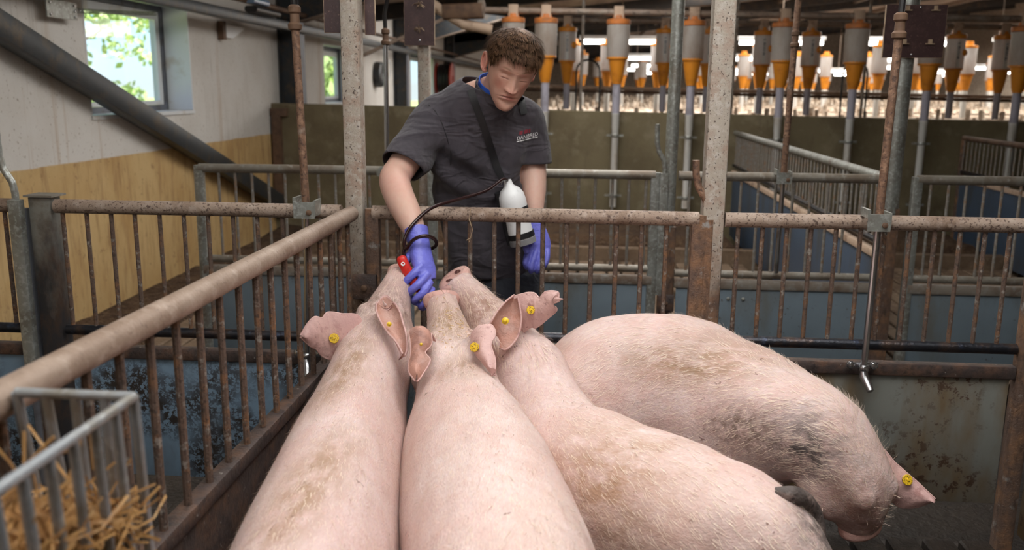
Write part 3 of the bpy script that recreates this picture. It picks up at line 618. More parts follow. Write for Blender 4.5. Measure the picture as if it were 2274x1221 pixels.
BL=['small feed dispenser with orange dial second to the right of the man\'s head','small feed dispenser with orange dial partly behind the round galvanised post','small feed dispenser mostly hidden behind the speckled post','small feed dispenser with orange dial right of the speckled post','small feed dispenser with orange dial between two large ones left of the big board','small feed dispenser with blue print right of the big brown board','small feed dispenser with blue print near the right edge']
for x,l in zip(BX,BL): feeder(x,9.30,l,False,'small feed dispensers behind the concrete wall')
def rowpipe(name,label,y,z,r,mt,x0=-.9,x1=6.5,cat='pipe'):
    b=MB(); b.tube([(x0,y,z+slope(x0)),(x1,y,z+slope(x1))],r,12); return solo(name,b,MAT[mt],label,cat,(x0,y,z))
rowpipe('feed_pipe','dusty brown feed pipe feeding the large dispensers',7.985,2.045,.028,'pipehall')
rowpipe('feed_pipe','dusty brown feed pipe feeding the small dispensers',9.30,2.07,.026,'pipehall',x0=-.5)
rowpipe('cross_pipe','dark cross pipe behind the wall at the height of the orange cones',9.75,1.372,.016,'brown',x0=-.9,x1=8)
rowpipe('cross_pipe_top','whitish top of the dark cross pipe, built as a pale tube',9.765,1.408,.018,'cap',x0=-.9,x1=8)  # pale tube for the whitish top of the cross pipe
# drive unit at the left end of the feed pipe and the drop hoses
t=thing('auger_drive','grimy brown auger drive unit at the left end of the feed pipe','drive unit',(-.98,7.99,1.98))
b=MB(); b.bar((-1.22,7.985,2.03),(-.88,7.985,2.045),.16,.13,rad=.03); part('housing',b,MAT['brown'],t)
b=MB(); b.lathe((-.92,7.985,2.06),[(.075,0),(.08,.02),(.08,.05),(.05,.06)],16,axis=(1,0,0)); part('flange',b,MAT['pipehall'],t)
b=MB(); b.tube([(-1.95,7.9,2.42),(-1.55,7.93,2.26),(-1.25,7.96,2.05),(-1.05,7.98,1.93),(-.80,7.99,1.885)],.045,12); solo('feed_tube',b,MAT['cap'],'thick beige feed tube curving down left of the man\'s head','tube',(-1.9,7.9,2.4))
b=MB(); b.bar((-1.98,7.8,1.62),(-1.16,7.97,2.0),.04,.03); solo('support_strut',b,MAT['pipehall'],'slanted beige strut left of the man\'s head under the dark haunch','strut',(-1.9,7.8,1.6))
for (x,l) in ((-.02,'thin upright pole right of the first small dispenser'),(1.28,'upright pole just right of the speckled post'),(1.36,'thin upright pole beside the divider gate'),(2.52,'thin upright pole left of the big brown board'),(3.86,'dark upright pole right of the big brown board')):
    b=MB(); b.tube([(x,8.45,1.0),(x+.01,8.45,2.35)],.014 if 'thin' in l else .022,10); solo('upright_pole',b,MAT['brown' if 'dark' in l else 'chan'],l,'pole',(x,8.45,1.0))
for k,(x,y) in enumerate(((.05,9.4),(2.72,9.4),(4.55,9.4))):
    b=MB(); b.tube([(x-.12,y,.01),(x-.12,y,1.40)]+[(x+.12*math.cos(a),y,1.56+.12*math.sin(a)) for a in np.linspace(PI,0,9)]+[(x+.122,y,1.4),(x+.125,y,.01)],.010,8)
    solo('black_hose_loop',b,MAT['blackrub'],('black hose bent in an arch behind the first small dispenser','black hose bent in an arch left of the big brown board','black hose bent in an arch at the right of the hall')[k],'hose',(x,y,.01))

# ---- lamps of the hall
def tube_lamp(x,y,z,L,label):
    t=thing('tube_lamp',label,'lamp',(x,y,z),'fluorescent tube lamps of the hall')
    b=MB(); b.bar((x-L/2,y,z+.07),(x+L/2,y,z+.07),.12,.06,rad=.012); part('housing',b,MAT['white'],t)
    b=MB(); b.tube([(x-L/2+.03,y,z),(x+L/2-.03,y,z)],.032,10); part('tube',b,MAT['tubelight'],t)
    b=MB(); b.tube([(x,y,z+.1),(x,y,rz(x)-.005)],.008,6); part('hanger',b,MAT['pipehall'],t)
for i,(y,z,xs_) in enumerate(((14.8,2.12,(.60,3.1,5.0,7.0,9.2)),(19.0,2.0,(1.1,3.6,6.2,8.8,11.2)),(23.5,1.96,(1.8,4.6,7.4,10.2,12.6)),(28,1.95,(1.4,4.2,7.6,10.4,13)),(33,1.93,(2.6,6.0,9.4,12.6)))):
    for j,x in enumerate(xs_): tube_lamp(x,y,z,1.35 if i==0 else 1.2,'glowing tube lamp in the %s row of lamps, number %s from the left'%(('nearest','second','third','fourth','farthest')[i],('one','two','three','four','five')[j]))
# ---- rows of far dispensers and pale crates
far_me=None
def far_feeder(x,y,label,dark=0):
    global far_me
    if far_me is None:
        b=MB(); r=.10
        b.lathe((0,0,1.62),[(r*.94,0),(r,.01),(r,.34)],14,0); b.lathe((0,0,1.96),[(r*1.04,0),(r*1.04,.03),(r*.5,.04),(r*.45,.09)],14,1)
        b.lathe((0,0,1.41),[(r*.4,0),(r*.8,.20),(r*.97,.21),(r*.97,.23)],14,1); b.tube([(0,0,.35),(0,0,1.41)],.037,10,2)
        far_me=mesh_of('feed_dispenser',b,[MAT['milkyclean'],MAT['orange'],MAT['pvc']])
    o=new('feed_dispenser',far_me,None,(x,y,0)); tag(o,label,'feed dispenser','far rows of feed dispensers in the hall')
rows=[(12.6,.68,15),(16.2,.70,18),(20.,.75,18),(24.5,.82,16),(29.5,.90,14)]
for i,(y,sp,n) in enumerate(rows):
    for k in range(n):
        far_feeder(-.35+.33*i+sp*k+(.22 if (k+i)%3==0 else 0),y,'white and orange feed dispenser in the %s far row, %s from the left'%(('first','second','third','fourth','fifth')[i],('first','second','third','fourth','fifth','sixth','seventh','eighth','ninth','tenth','eleventh','twelfth','thirteenth','fourteenth','fifteenth','sixteenth','seventeenth','eighteenth')[k]))
# crate tops: hundreds of pale tubes, too many and too blurred to count
b=MB(); rng=random.Random(3)
for y in np.arange(10.6,30,.55):
    for x in np.arange(-.9+.2*rng.random(),5+.36*y-3,.24):
        h=1.04+.16*rng.random(); xx=x+.08*rng.random(); lean=.10*(rng.random()-.5)
        b.tube([(xx,y,.3),(xx+lean,y+.05,h)],.018+.012*rng.random(),4)
    b.tube([(-.9,y,1.0+.08*rng.random()),(5+.36*y-3,y,.98+.08*rng.random())],.022,4)
    b.tube([(-.9,y+.2,.8),(5+.36*y-3,y+.2,.82)],.03,4)
o=solo('crate_rows',b,MAT['cream'],'dense blurred rows of pale steel sow crates filling the hall','crates',kind='stuff')
# ================================================================== pigs
def catmull(P_,n):
    P_=np.array(P_,float); k=len(P_); out=[]
    Q_=np.vstack([2*P_[0]-P_[1],P_,2*P_[-1]-P_[-2]])
    for i in range(k-1):
        p0,p1,p2,p3=Q_[i:i+4]
        for u in np.arange(n)/n:
            out.append(.5*((2*p1)+(-p0+p2)*u+(2*p0-5*p1+4*p2-p3)*u*u+(-p0+3*p1-3*p2+p3)*u**3))
    out.append(P_[-1]); return np.array(out)
def frames(C,up):
    k=len(C); ref=Vector(up); out=[]
    for i in range(k):
        t=(Vector(C[min(i+1,k-1)])-Vector(C[max(i-1,0)])).normalized(); a=(ref-t*ref.dot(t)).normalized(); out.append((t,a,t.cross(a))); ref=a
    return out
def loft(mb,spine,up=(0,0,1),n=28,sub=4,e=2.25):
    S_=catmull(spine,sub); C=[Vector(s[:3]) for s in S_]; F_=frames(C,up); rr=[]
    for s,c,(t,a,b) in zip(S_,C,F_):
        hw,u_,d_=[max(.004,q) for q in s[3:6]]; ring=[]
        for j in range(n):
            w_=2*PI*j/n; cs,sn=math.cos(w_),math.sin(w_)
            x=math.copysign(abs(cs)**(2/e),cs)*hw; y=math.copysign(abs(sn)**(2/e),sn)*(u_ if sn>0 else d_)
            ring.append(c+b*(-x)+a*y)
        rr.append(ring)
    mb.rings(rr); return C,F_
def remesh(mb,voxel,smooth=6,fac=.5):
    me=bpy.data.meshes.new('tmp'); me.from_pydata(mb.v,[],mb.f); me.update()
    o=bpy.data.objects.new('tmp',me); COL.objects.link(o)
    m=o.modifiers.new('r','REMESH'); m.mode='VOXEL'; m.voxel_size=voxel
    if smooth: s=o.modifiers.new('s','SMOOTH'); s.iterations=smooth; s.factor=fac
    dg=bpy.context.evaluated_depsgraph_get(); dg.update()
    ev=o.evaluated_get(dg).to_mesh()
    nv=len(ev.vertices); co=np.empty(nv*3); ev.vertices.foreach_get('co',co)
    fs=[tuple(p.vertices) for p in ev.polygons]
    o.evaluated_get(dg).to_mesh_clear(); bpy.data.objects.remove(o); bpy.data.meshes.remove(me)
    out=MB(); out.v=[tuple(p) for p in co.reshape(-1,3)]; out.f=fs; out.m=[0]*len(fs); return out
def skin_mat(name,base,mott,blobs,seed,hairdir=(1,1,1),sat=1):
    """pig skin: mottled pink, brushed hair relief, dirt smears and darker patches at given places (centre, radius, colour, amount)"""
    m,t,b=_nodes(name)
    g=N(t,'ShaderNodeNewGeometry')
    c=mix(t,noise_mask(t,pos(t),7+seed,.38,.66),base,mott)
    c=mix(t,math_(t,'MULTIPLY',noise_mask(t,pos(t),24,.5,.72),.35),c,(.60,.34,.29))
    c=mix(t,math_(t,'MULTIPLY',noise_mask(t,pos(t,hairdir),70,.52,.70),.30),c,(.86,.72,.62))
    c=mix(t,math_(t,'MULTIPLY',noise_mask(t,pos(t,hairdir),2.6,.46,.70,detail=8,rough=.68),.55),c,(.58,.405,.335))
    hs=tuple(3.2 if q==max(hairdir) else .8 for q in hairdir)
    c=mix(t,math_(t,'MULTIPLY',noise_mask(t,pos(t,hs),85,.50,.66,detail=3),.38),c,(.55,.365,.32))
    c=mix(t,math_(t,'MULTIPLY',noise_mask(t,pos(t),4.2,.50,.72,detail=4),.40),c,(.66,.42,.38))
    for (ctr,rad,col,am,sc) in blobs:
        d=N(t,'ShaderNodeVectorMath'); d.operation='SUBTRACT'; t.links.new(g.outputs['Position'],d.inputs[0]); d.inputs[1].default_value=ctr
        d2=N(t,'ShaderNodeVectorMath'); d2.operation='DIVIDE'; t.links.new(d.outputs[0],d2.inputs[0]); d2.inputs[1].default_value=rad
        ln=N(t,'ShaderNodeVectorMath'); ln.operation='LENGTH'; t.links.new(d2.outputs[0],ln.inputs[0])
        fall=N(t,'ShaderNodeMapRange'); fall.inputs['From Min'].default_value=1.0; fall.inputs['From Max'].default_value=.25; t.links.new(ln.outputs['Value'],fall.inputs[0])
        k=math_(t,'MULTIPLY',fall.outputs[0],noise_mask(t,pos(t,hairdir),sc,.32,.58,detail=7,rough=.7)); k=math_(t,'MULTIPLY',k,am)
        c=mix(t,k,c,col)
    sp=math_(t,'MULTIPLY',noise_mask(t,pos(t),55,.685,.70,detail=2),noise_mask(t,pos(t),5,.5,.6)); c=mix(t,math_(t,'MULTIPLY',sp,.7),c,(.20,.10,.08))
    t.links.new(c,b.inputs['Base Color']); b.inputs['Roughness'].default_value=.52; b.inputs['Specular IOR Level'].default_value=.35
    b.inputs['Subsurface Weight'].default_value=.2; b.inputs['Subsurface Radius'].default_value=(.02,.008,.005)
    h=math_(t,'ADD',math_(t,'MULTIPLY',noise_mask(t,pos(t,hairdir),110,.3,.7,detail=4),.5),noise_mask(t,pos(t),16,.3,.7))
    bump(t,b,h,.45,.004); return m
MAT['snout']=mat('pig_snout',(.62,.36,.31),[((.72,.47,.42),20,.45,.7),((.42,.22,.18),60,.55,.68)],rough=.42,bumps=(140,.4,.002))
MAT['earskin']=mat('pig_ear',(.60,.37,.345),[((.68,.45,.41),14,.4,.7),((.42,.22,.20),34,.56,.72),((.22,.11,.10),120,.64,.69)],rough=.5,bumps=(70,.4,.003))
MAT['earinner']=mat('pig_inner_ear',(.50,.26,.20),[((.30,.15,.12),18,.46,.66),((.62,.40,.34),9,.5,.7)],rough=.5,bumps=(60,.5,.004))
MAT['nostril']=mat('dark_nostril',(.10,.035,.03),rough=.5)
MAT['muddy']=mat('muddy_tail',(.085,.065,.058),[((.32,.23,.20),30,.5,.66),((.04,.03,.03),60,.5,.65)],rough=.6,bumps=(80,.6,.004))
MAT['bristle']=mat('pale_bristle',(.80,.66,.54),rough=.5)
def tag_mat():
    m,t,b=_nodes('yellow_tag'); c=mix(t,noise_mask(t,pos(t),420,.53,.60,detail=2),(.78,.50,.02),(.16,.09,.015))
    t.links.new(c,b.inputs['Base Color']); b.inputs['Roughness'].default_value=.35; return m
MAT['tag']=tag_mat(); MAT['tagplain']=mat('yellow_plastic',(.80,.55,.03),rough=.35)

def ear_mesh(mb,edges,bulge,mi,th=.0055,nv=9,inner=False):
    up,lo=edges; n=6
    U=catmull(up,n); L=catmull(lo,n); k=len(U); g=[]
    for i in range(k):
        a,b_=Vector(U[i]),Vector(L[i]); row=[]
        nr=(b_-a).cross(Vector(U[min(i+1,k-1)])-Vector(U[max(i-1,0)]))
        nr=nr.normalized() if nr.length>1e-7 else Vector((0,1,0))
        if nr.y>0: nr=-nr
        for j in range(nv):
            v=j/(nv-1); wv=.0025*noise.noise((i*.45,j*.9,bulge*90))
            row.append((a.lerp(b_,v)+nr*(bulge*4*v*(1-v)+wv), nr))
        g.append(row)
    for s in (1,-1):
        vs=[p+nr*s*th/2 for r_ in g for p,nr in r_]; fs=[]
        for i in range(k-1):
            for j in range(nv-1):
                a=i*nv+j; q=(a,a+1,a+nv+1,a+nv); fs.append(q if s<0 else q[::-1])
        mb.add(vs,fs,5 if (inner and s>0) else mi)
    for path in ([g[i][0] for i in range(k)],[g[i][-1] for i in range(k)]):
        mb.tube([p for p,_ in path],th*.50,6,mi)
def leg(mb,pts):  # pts: (x,y,z,r)
    P_=catmull([p for p in pts],3); mb.tube([p[:3] for p in P_],[p[3] for p in P_],12)
PIGMB={}
def pig(label,spine,blobs,ears,tags,legs,base,mott,seed,hairdir,nh=9000,tail=None,eye=None,disc_tilt=None,disc_r=.05,voxel=.011):
    mb=MB(); C,F_=loft(mb,spine,e=2.2)
    for L in legs: leg(mb,L)
    k=40; hw_=spine[10][3]                       # jowls and brow
    for s_ in (-1,1):
        c_=C[k]+F_[k][2]*s_*hw_*.62-F_[k][1]*.028; t_=F_[k][0]
        mb.tube([c_-t_*.075,c_-t_*.05,c_-t_*.015,c_+t_*.025,c_+t_*.06,c_+t_*.075],[.018,.045,.056,.052,.034,.012],14)
        c_=C[k+2]+F_[k+2][2]*s_*hw_*.48+F_[k+2][1]*hw_*.78
        mb.tube([c_-t_*.035,c_-t_*.02,c_,c_+t_*.02,c_+t_*.032],[.008,.022,.026,.020,.008],12)
    for (edges,bul) in ears:
        q=(Vector(edges[0][0])+Vector(edges[1][0]))/2; h=min(C,key=lambda c_:(c_-q).length); hw_=(Vector(edges[0][0])-Vector(edges[1][0])).length/2
        q2=(Vector(edges[0][1])+Vector(edges[1][1]))/2
        mb.tube([h.lerp(q,.3),h.lerp(q,.8),q,q.lerp(q2,.5)],[.05,hw_*.85,hw_*.62,hw_*.30],14)
    body=remesh(mb,voxel,7)
    # gentle muscle and fat undulation, brow and cheek relief
    V=np.array(body.v)
    for i in range(len(V)):
        p=V[i]; q=noise.noise((p[0]*9+seed,p[1]*9,p[2]*9))*.006+noise.noise((p[0]*22,p[1]*22+seed,p[2]*22))*.0022
        V[i,2]+=q; V[i,0]+=q*.4
    body.v=[tuple(p) for p in V]
    sm=skin_mat('pig_skin_%d'%seed,base,mott,blobs,seed,hairdir)
    # snout disc with two nostrils
    c=C[-1]; t,a,b_=F_[-1]
    if disc_tilt: t=Vector(disc_tilt).normalized(); a=(a-t*a.dot(t)).normalized(); b_=t.cross(a)
    for ring_r,off in ((1,0),):
        prof=[(disc_r*.9,-.022),(disc_r*1.0,-.008),(disc_r*1.03,.002),(disc_r*.97,.009),(disc_r*.6,.012),(disc_r*.2,.010),(.001,.0095)]
        rr=[[c+t*z+(b_*math.cos(2*PI*j/28)*1.08+a*math.sin(2*PI*j/28)*.90)*r_ for j in range(28)] for r_,z in prof]
        body.rings(rr,2)
    for s in (-1,1):
        cc=c+t*.0085+b_*s*disc_r*.42+a*disc_r*.05
        body.rings([[cc+t*z+(b_*math.cos(2*PI*j/12)*.75+a*math.sin(2*PI*j/12)*1.1)*r_ for j in range(12)] for r_,z in ((.010,-.004),(.0105,.0042),(.006,.0046),(.001,.003))],3)
    for (edges,bul) in ears:
        q=(Vector(edges[0][0])+Vector(edges[1][0]))/2; h=min(C,key=lambda c_:(c_-q).length)
        root=lambda p_,k: tuple(Vector(p_).lerp(q,.25).lerp(h,k))
        ear_mesh(body,([root(edges[0][0],.32)]+list(edges[0]),[root(edges[1][0],.32)]+list(edges[1])),bul,1,inner=(edges in (EARS['1R'],EARS['2L'],EARS['3L'])))
    for e_ in (eye or []):
        body.lathe(e_[0],[(.011,-.004),(.010,.001),(.005,.0035),(.001,.004)],12,3,axis=e_[1])
    if tail: P_=catmull(tail,4); body.tube([p[:3] for p in P_],[p[3] for p in P_],12,4)
    PIGMB[seed]=(list(body.v),list(body.f))
    org=(spine[4][0],spine[4][1],.10)
    o=solo('pig',body,[sm,MAT['earskin'],MAT['snout'],MAT['nostril'],MAT['muddy'],MAT['earinner']],label,'pig',org,'pigs crowding the gate',angle=70)
    for (p,nr,r_,plain) in tags:
        b=MB()
        if plain: b.lathe(p,[(r_,0),(r_,.002),(r_*.55,.004),(r_*.45,.012),(r_*.2,.014)],12,axis=nr); part('ear_tag',b,MAT['tagplain'],o)
        else: b.lathe(p,[(r_*.9,-.002),(r_,0),(r_,.003),(r_*.92,.004),(r_*.3,.0042),(r_*.25,.0065),(.0005,.007)],20,axis=nr); part('ear_tag',b,MAT['tag'],o)
    # bristles lying back along the body
    V=np.array(body.v); tri=[]
    for q,mi in zip(body.f,body.m):
        if mi==0 and len(q)>=3:
            tri.append(q[:3]); 
            if len(q)==4: tri.append((q[0],q[2],q[3]))
    tri=np.array(tri); A,B,Cc=V[tri[:,0]],V[tri[:,1]],V[tri[:,2]]; nn=np.cross(B-A,Cc-A); ar=np.linalg.norm(nn,axis=1); nn/=ar[:,None]+1e-12
    keep=(nn[:,2]>-.35)&(A[:,2]>.25); ar=ar*keep
    rng=np.random.RandomState(seed); idx=rng.choice(len(tri),nh,p=ar/ar.sum()); u=rng.rand(nh,2); u=np.where((u.sum(1)>1)[:,None],1-u,u)
    pt=A[idx]+(B-A)[idx]*u[:,:1]+(Cc-A)[idx]*u[:,1:]; nm=nn[idx]
    Cn=np.array([tuple(c_) for c_ in C]); Tn=np.array([tuple(f_[0]) for f_ in F_])
    near=np.argmin(((pt[:,None,:]-Cn[None])**2).sum(2),axis=1); tg=-Tn[near]
    frac=near/len(C)
    tg=tg-nm*(tg*nm).sum(1)[:,None]; tg/=np.linalg.norm(tg,axis=1)[:,None]+1e-9
    down=np.array([0,0,-1.0])-nm*(-nm[:,2:3]); 
    dr=tg*.9+down*.45+nm*(.16+.30*(frac>.62)[:,None]*rng.rand(nh,1))+rng.normal(0,.16,(nh,3)); dr/=np.linalg.norm(dr,axis=1)[:,None]
    ln=(.014+.014*rng.rand(nh,1))*(1+.5*(frac>.6)[:,None]); sd=np.cross(dr,nm); sd/=np.linalg.norm(sd,axis=1)[:,None]+1e-9
    w_=.00050; bend=nm*-.18*ln
    vs=np.stack([pt-sd*w_,pt+sd*w_,pt+dr*ln*.55+sd*w_*.7,pt+dr*ln*.55-sd*w_*.7,pt+dr*ln+bend],1).reshape(-1,3)
    hb=MB(); hb.v=[tuple(p) for p in vs]; hb.f=[f for i in range(nh) for f in ((5*i,5*i+1,5*i+2,5*i+3),(5*i+3,5*i+2,5*i+4))]; hb.m=[0]*len(hb.f)
    part('bristles',hb,MAT['bristle'],o,kind='stuff')
    return o
def quad_legs(spine,i_f,i_h,z0=.10,sp=.10):
    """front and hind legs under two spine stations, hooves on the slats"""
    out=[]
    for i,hind in ((i_f,False),(i_h,True)):
        s=np.array(spine[i]); d=np.array(spine[i+1][:2])-np.array(spine[i-1][:2]); d=d/np.linalg.norm(d); n_=np.array([-d[1],d[0]])
        for k in (-1,1):
            p=s[:2]+n_*k*sp
            f=lambda q,z,r:(p[0]+d[0]*q,p[1]+d[1]*q,z,r)
            if hind: out.append([f(.0,s[2]-.02,.10),f(.03,.34,.075),f(-.03,.25,.042),f(-.025,.17,.030),f(-.005,.125,.034),f(.0,z0,.036)])
            else: out.append([f(0,s[2]-.05,.085),f(0,.32,.055),f(.01,.22,.036),f(0,.16,.030),f(.012,.125,.034),f(.018,z0,.036)])
    return out
EARS={
'1L':([(-0.552,2.15,.83),(-0.586,2.125,.84),(-0.618,2.11,.847),(-0.628,2.095,.836),(-0.642,2.08,.842),(-0.656,2.065,.83),(-0.67,2.05,.803)],
 [(-0.560,2.15,.733),(-0.592,2.125,.731),(-0.614,2.11,.726),(-0.633,2.095,.739),(-0.642,2.08,.76),(-0.653,2.065,.773),(-0.671,2.05,.799)]),
'1R':([(-0.495,2.12,.873),(-0.494,2.102,.857),(-0.479,2.084,.833),(-0.457,2.066,.811),(-0.434,2.048,.794),(-0.414,2.03,.771)],
 [(-0.457,2.12,.874),(-0.437,2.102,.859),(-0.425,2.084,.835),(-0.414,2.066,.812),(-0.407,2.048,.783),(-0.409,2.03,.766)]),
'2L':([(-0.401,2.06,.82),(-0.397,2.034,.805),(-0.39,2.008,.784),(-0.39,1.982,.765),(-0.386,1.956,.751),(-0.367,1.93,.739)],
 [(-0.35,2.06,.813),(-0.346,2.034,.795),(-0.357,2.008,.783),(-0.341,1.982,.772),(-0.352,1.956,.749),(-0.362,1.93,.738)]),
'2R':([(-0.257,2.08,.804),(-0.249,2.055,.786),(-0.235,2.03,.772),(-0.21,2.005,.753),(-0.193,1.98,.742)],
 [(-0.213,2.08,.835),(-0.194,2.055,.822),(-0.203,2.03,.801),(-0.19,2.005,.77),(-0.189,1.98,.74)]),
'3L':([(-0.223,2.12,.808),(-0.211,2.115,.833),(-0.196,2.13,.858),(-0.175,2.145,.881),(-0.157,2.16,.893)],
 [(-0.190,2.13,.763),(-0.172,2.115,.765),(-0.147,2.13,.791),(-0.138,2.145,.833),(-0.148,2.16,.887)]),
'3R':([(-0.173,2.19,.87),(-0.139,2.183,.89),(-0.11,2.177,.895),(-0.095,2.17,.885),(-0.079,2.163,.902),(-0.05,2.157,.904),(-0.047,2.15,.89)],
 [(-0.138,2.19,.786),(-0.117,2.183,.805),(-0.101,2.177,.807),(-0.075,2.17,.831),(-0.051,2.163,.857),(-0.063,2.157,.872),(-0.045,2.15,.883)]),
'4R':([(0.715,2.02,.583),(0.748,2.01,.551),(0.780,2.0,.525),(0.806,1.99,.504),(0.835,1.98,.478)],
 [(0.710,2.02,.507),(0.750,2.01,.456),(0.769,2.0,.445),(0.801,1.99,.452),(0.836,1.98,.475)]),
}
TD=Vector((.1,-1,.35)).normalized()
sp1=[(-0.385,0.95,0.47,0.07,0.12,0.12),(-0.395,1.02,0.48,0.12,0.22,0.2),(-0.415,1.15,0.49,0.142,0.25,0.22),(-0.445,1.35,0.5,0.146,0.25,0.24),(-0.472,1.55,0.5,0.143,0.25,0.25),(-0.497,1.75,0.51,0.138,0.245,0.24),(-0.515,1.92,0.54,0.128,0.225,0.22),(-0.522,2.03,0.59,0.114,0.2,0.19),(-0.525,2.11,0.64,0.102,0.17,0.16),(-0.522,2.18,0.69,0.098,0.14,0.14),(-0.518,2.24,0.735,0.09,0.11,0.12),(-0.513,2.305,0.782,0.068,0.083,0.095),(-0.507,2.365,0.828,0.05,0.06,0.064),(-0.500,2.41,0.866,0.04,0.044,0.048),(-0.497,2.43,0.884,0.036,0.04,0.04)]
sp2=[(-.04,.98,.46,.06,.10,.12),(-.05,1.02,.47,.12,.20,.2),(-.07,1.12,.49,.165,.245,.22),(-.10,1.30,.50,.175,.25,.24),(-.14,1.50,.50,.176,.25,.25),(-.19,1.70,.51,.174,.245,.24),(-.23,1.86,.535,.162,.225,.23),(-.262,1.98,.57,.142,.195,.20),(-.285,2.07,.615,.115,.165,.17),(-.30,2.13,.66,.10,.135,.145),(-.318,2.19,.695,.088,.105,.12),(-.335,2.245,.735,.066,.085,.095),(-.352,2.295,.775,.050,.066,.066),(-.366,2.335,.81,.043,.052,.052),(-.372,2.352,.83,.044,.05,.05)]
sp3=[(0.435,1.49,0.4,0.05,0.08,0.12),(0.405,1.53,0.43,0.115,0.165,0.2),(0.345,1.59,0.45,0.162,0.225,0.22),(0.24,1.68,0.46,0.178,0.24,0.24),(0.13,1.78,0.46,0.175,0.245,0.24),(0.04,1.87,0.472,0.165,0.235,0.24),(-0.01,1.95,0.485,0.15,0.22,0.22),(-0.05,2.05,0.52,0.13,0.19,0.2),(-0.09,2.14,0.575,0.113,0.168,0.18),(-0.125,2.21,0.635,0.105,0.152,0.155),(-0.17,2.27,0.69,0.095,0.12,0.13),(-0.22,2.33,0.745,0.072,0.088,0.1),(-0.275,2.385,0.8,0.054,0.064,0.07),(-0.325,2.42,0.845,0.044,0.05,0.052),(-0.345,2.43,0.87,0.045,0.047,0.047)]
sp4=[(-0.08,2.22,0.49,0.06,0.11,0.12),(-0.055,2.24,0.5,0.12,0.175,0.2),(0.02,2.28,0.515,0.17,0.24,0.24),(0.12,2.33,0.538,0.185,0.265,0.26),(0.25,2.345,0.545,0.19,0.262,0.27),(0.37,2.295,0.54,0.185,0.25,0.255),(0.455,2.22,0.555,0.165,0.21,0.19),(0.53,2.13,0.575,0.14,0.16,0.14),(0.585,2.07,0.57,0.115,0.135,0.108),(0.622,2.03,0.54,0.099,0.118,0.088),(0.645,2.005,0.505,0.09,0.103,0.083),(0.66,1.993,0.463,0.076,0.084,0.074),(0.67,1.99,0.422,0.058,0.06,0.058),(0.677,1.992,0.395,0.047,0.048,0.048)]
PB=(.72,.565,.54); PM=(.65,.475,.45); BR=(.36,.225,.14); GR=(.11,.09,.085)
pig('pig at the left beside the side gate, nose lifted to the red handle',sp1,
    [((-.53,1.95,.75),(.07,.35,.12),BR,.95,14),((-.44,1.35,.73),(.07,.4,.12),BR,.9,12),((-.51,2.26,.82),(.11,.15,.13),(.30,.20,.16),1.0,30)],
    [(EARS['1L'],.010),(EARS['1R'],-.018)],[((-.601,2.098,.784),TD,.0125,False),((-.456,2.072,.832),(.3,-1,.3),.006,True)],quad_legs(sp1,6,2),PB,PM,1,(3,1,3),disc_r=.036,eye=[((-.448,2.155,.815),(.8,-.5,.3))])
pig('pig in the middle seen from behind, its ears torn and its snout under the glove',sp2,
    [((-.27,1.98,.78),(.09,.10,.08),BR,.95,16),((-.33,2.2,.82),(.12,.14,.09),(.38,.25,.16),1.0,26),((-.37,2.34,.86),(.06,.05,.05),(.45,.24,.21),.9,40),((-.20,1.62,.76),(.03,.3,.05),(.45,.34,.30),.35,30)],
    [(EARS['2L'],.016),(EARS['2R'],.014)],[((-.367,2.016,.800),TD,.0075,True),((-.24,2.020,.796),(-.2,-1,.4),.0115,False)],quad_legs(sp2,6,2),(.72,.575,.54),(.66,.49,.455),2,(3,1,3),disc_r=.0455)
pig('pig right of the middle one with a dirty rump and a tattered right ear',sp3,
    [((.28,1.45,.5),(.18,.16,.2),(.25,.15,.11),.95,14),((.44,1.55,.58),(.09,.11,.13),GR,1.0,18),((.10,1.70,.62),(.25,.25,.18),(.42,.26,.17),1.0,12),((.14,1.60,.50),(.15,.14,.14),(.26,.16,.11),1.0,14),((-.24,2.33,.8),(.14,.14,.13),(.36,.22,.17),1.0,28)],
    [(EARS['3L'],-.022),(EARS['3R'],.010)],[((-.175,2.112,.838),(-.1,-1,.3),.009,True),((-.116,2.160,.855),TD,.0105,False)],quad_legs(sp3,6,2),PB,PM,3,(1,1.3,2),
    tail=[(.375,1.575,.668,.008),(.405,1.572,.664,.017),(.432,1.590,.645,.019),(.455,1.605,.612,.019),(.464,1.590,.575,.016),(.452,1.555,.560,.010)],disc_tilt=(-.45,-.30,.85),disc_r=.048)
pig('large pig standing along the right pen front with its head down',sp4,
    [((.54,1.99,.585),(.17,.17,.13),GR,1.0,13),((.40,2.06,.60),(.14,.12,.09),(.20,.14,.11),.9,26),((.63,1.92,.49),(.10,.10,.10),(.24,.13,.10),.85,18),((.30,2.22,.72),(.30,.2,.08),BR,1.0,18),((.67,1.93,.42),(.1,.1,.08),(.20,.10,.08),.8,18)],
    [(EARS['4R'],.012)],[((.770,1.985,.520),(.2,-1,.5),.0125,False)],quad_legs(sp4,5,2,sp=.07),PB,(.64,.44,.40),4,(1,3,2))

# straw crumbs sticking to the middle pig's head
_bv=BVHTree.FromPolygons([Vector(p) for p in PIGMB[2][0]],PIGMB[2][1]); _r=random.Random(4); b=MB()
MAT['crumb']=mat('pale_straw_crumb',(.72,.50,.25),rough=.6)
for k in range(46):
    x=-.335+_r.gauss(0,.038); y=2.20+_r.gauss(0,.075); h=_bv.ray_cast(Vector((x,y,1.1)),Vector((0,0,-1)))
    if h[0] is None or h[0].z<.74: continue
    a=_r.uniform(0,PI); L=_r.uniform(.002,.008); d=Vector((math.cos(a),math.sin(a),0)); d=(d-h[1]*d.dot(h[1])).normalized(); c=h[0]+h[1]*.0012
    b.tube([c-d*L,c+h[1]*.0008,c+d*L],.0007,4)
solo('straw_crumbs',b,MAT['crumb'],'pale straw crumbs stuck to the head of the middle pig','straw',(-.335,2.2,.8),kind='stuff')
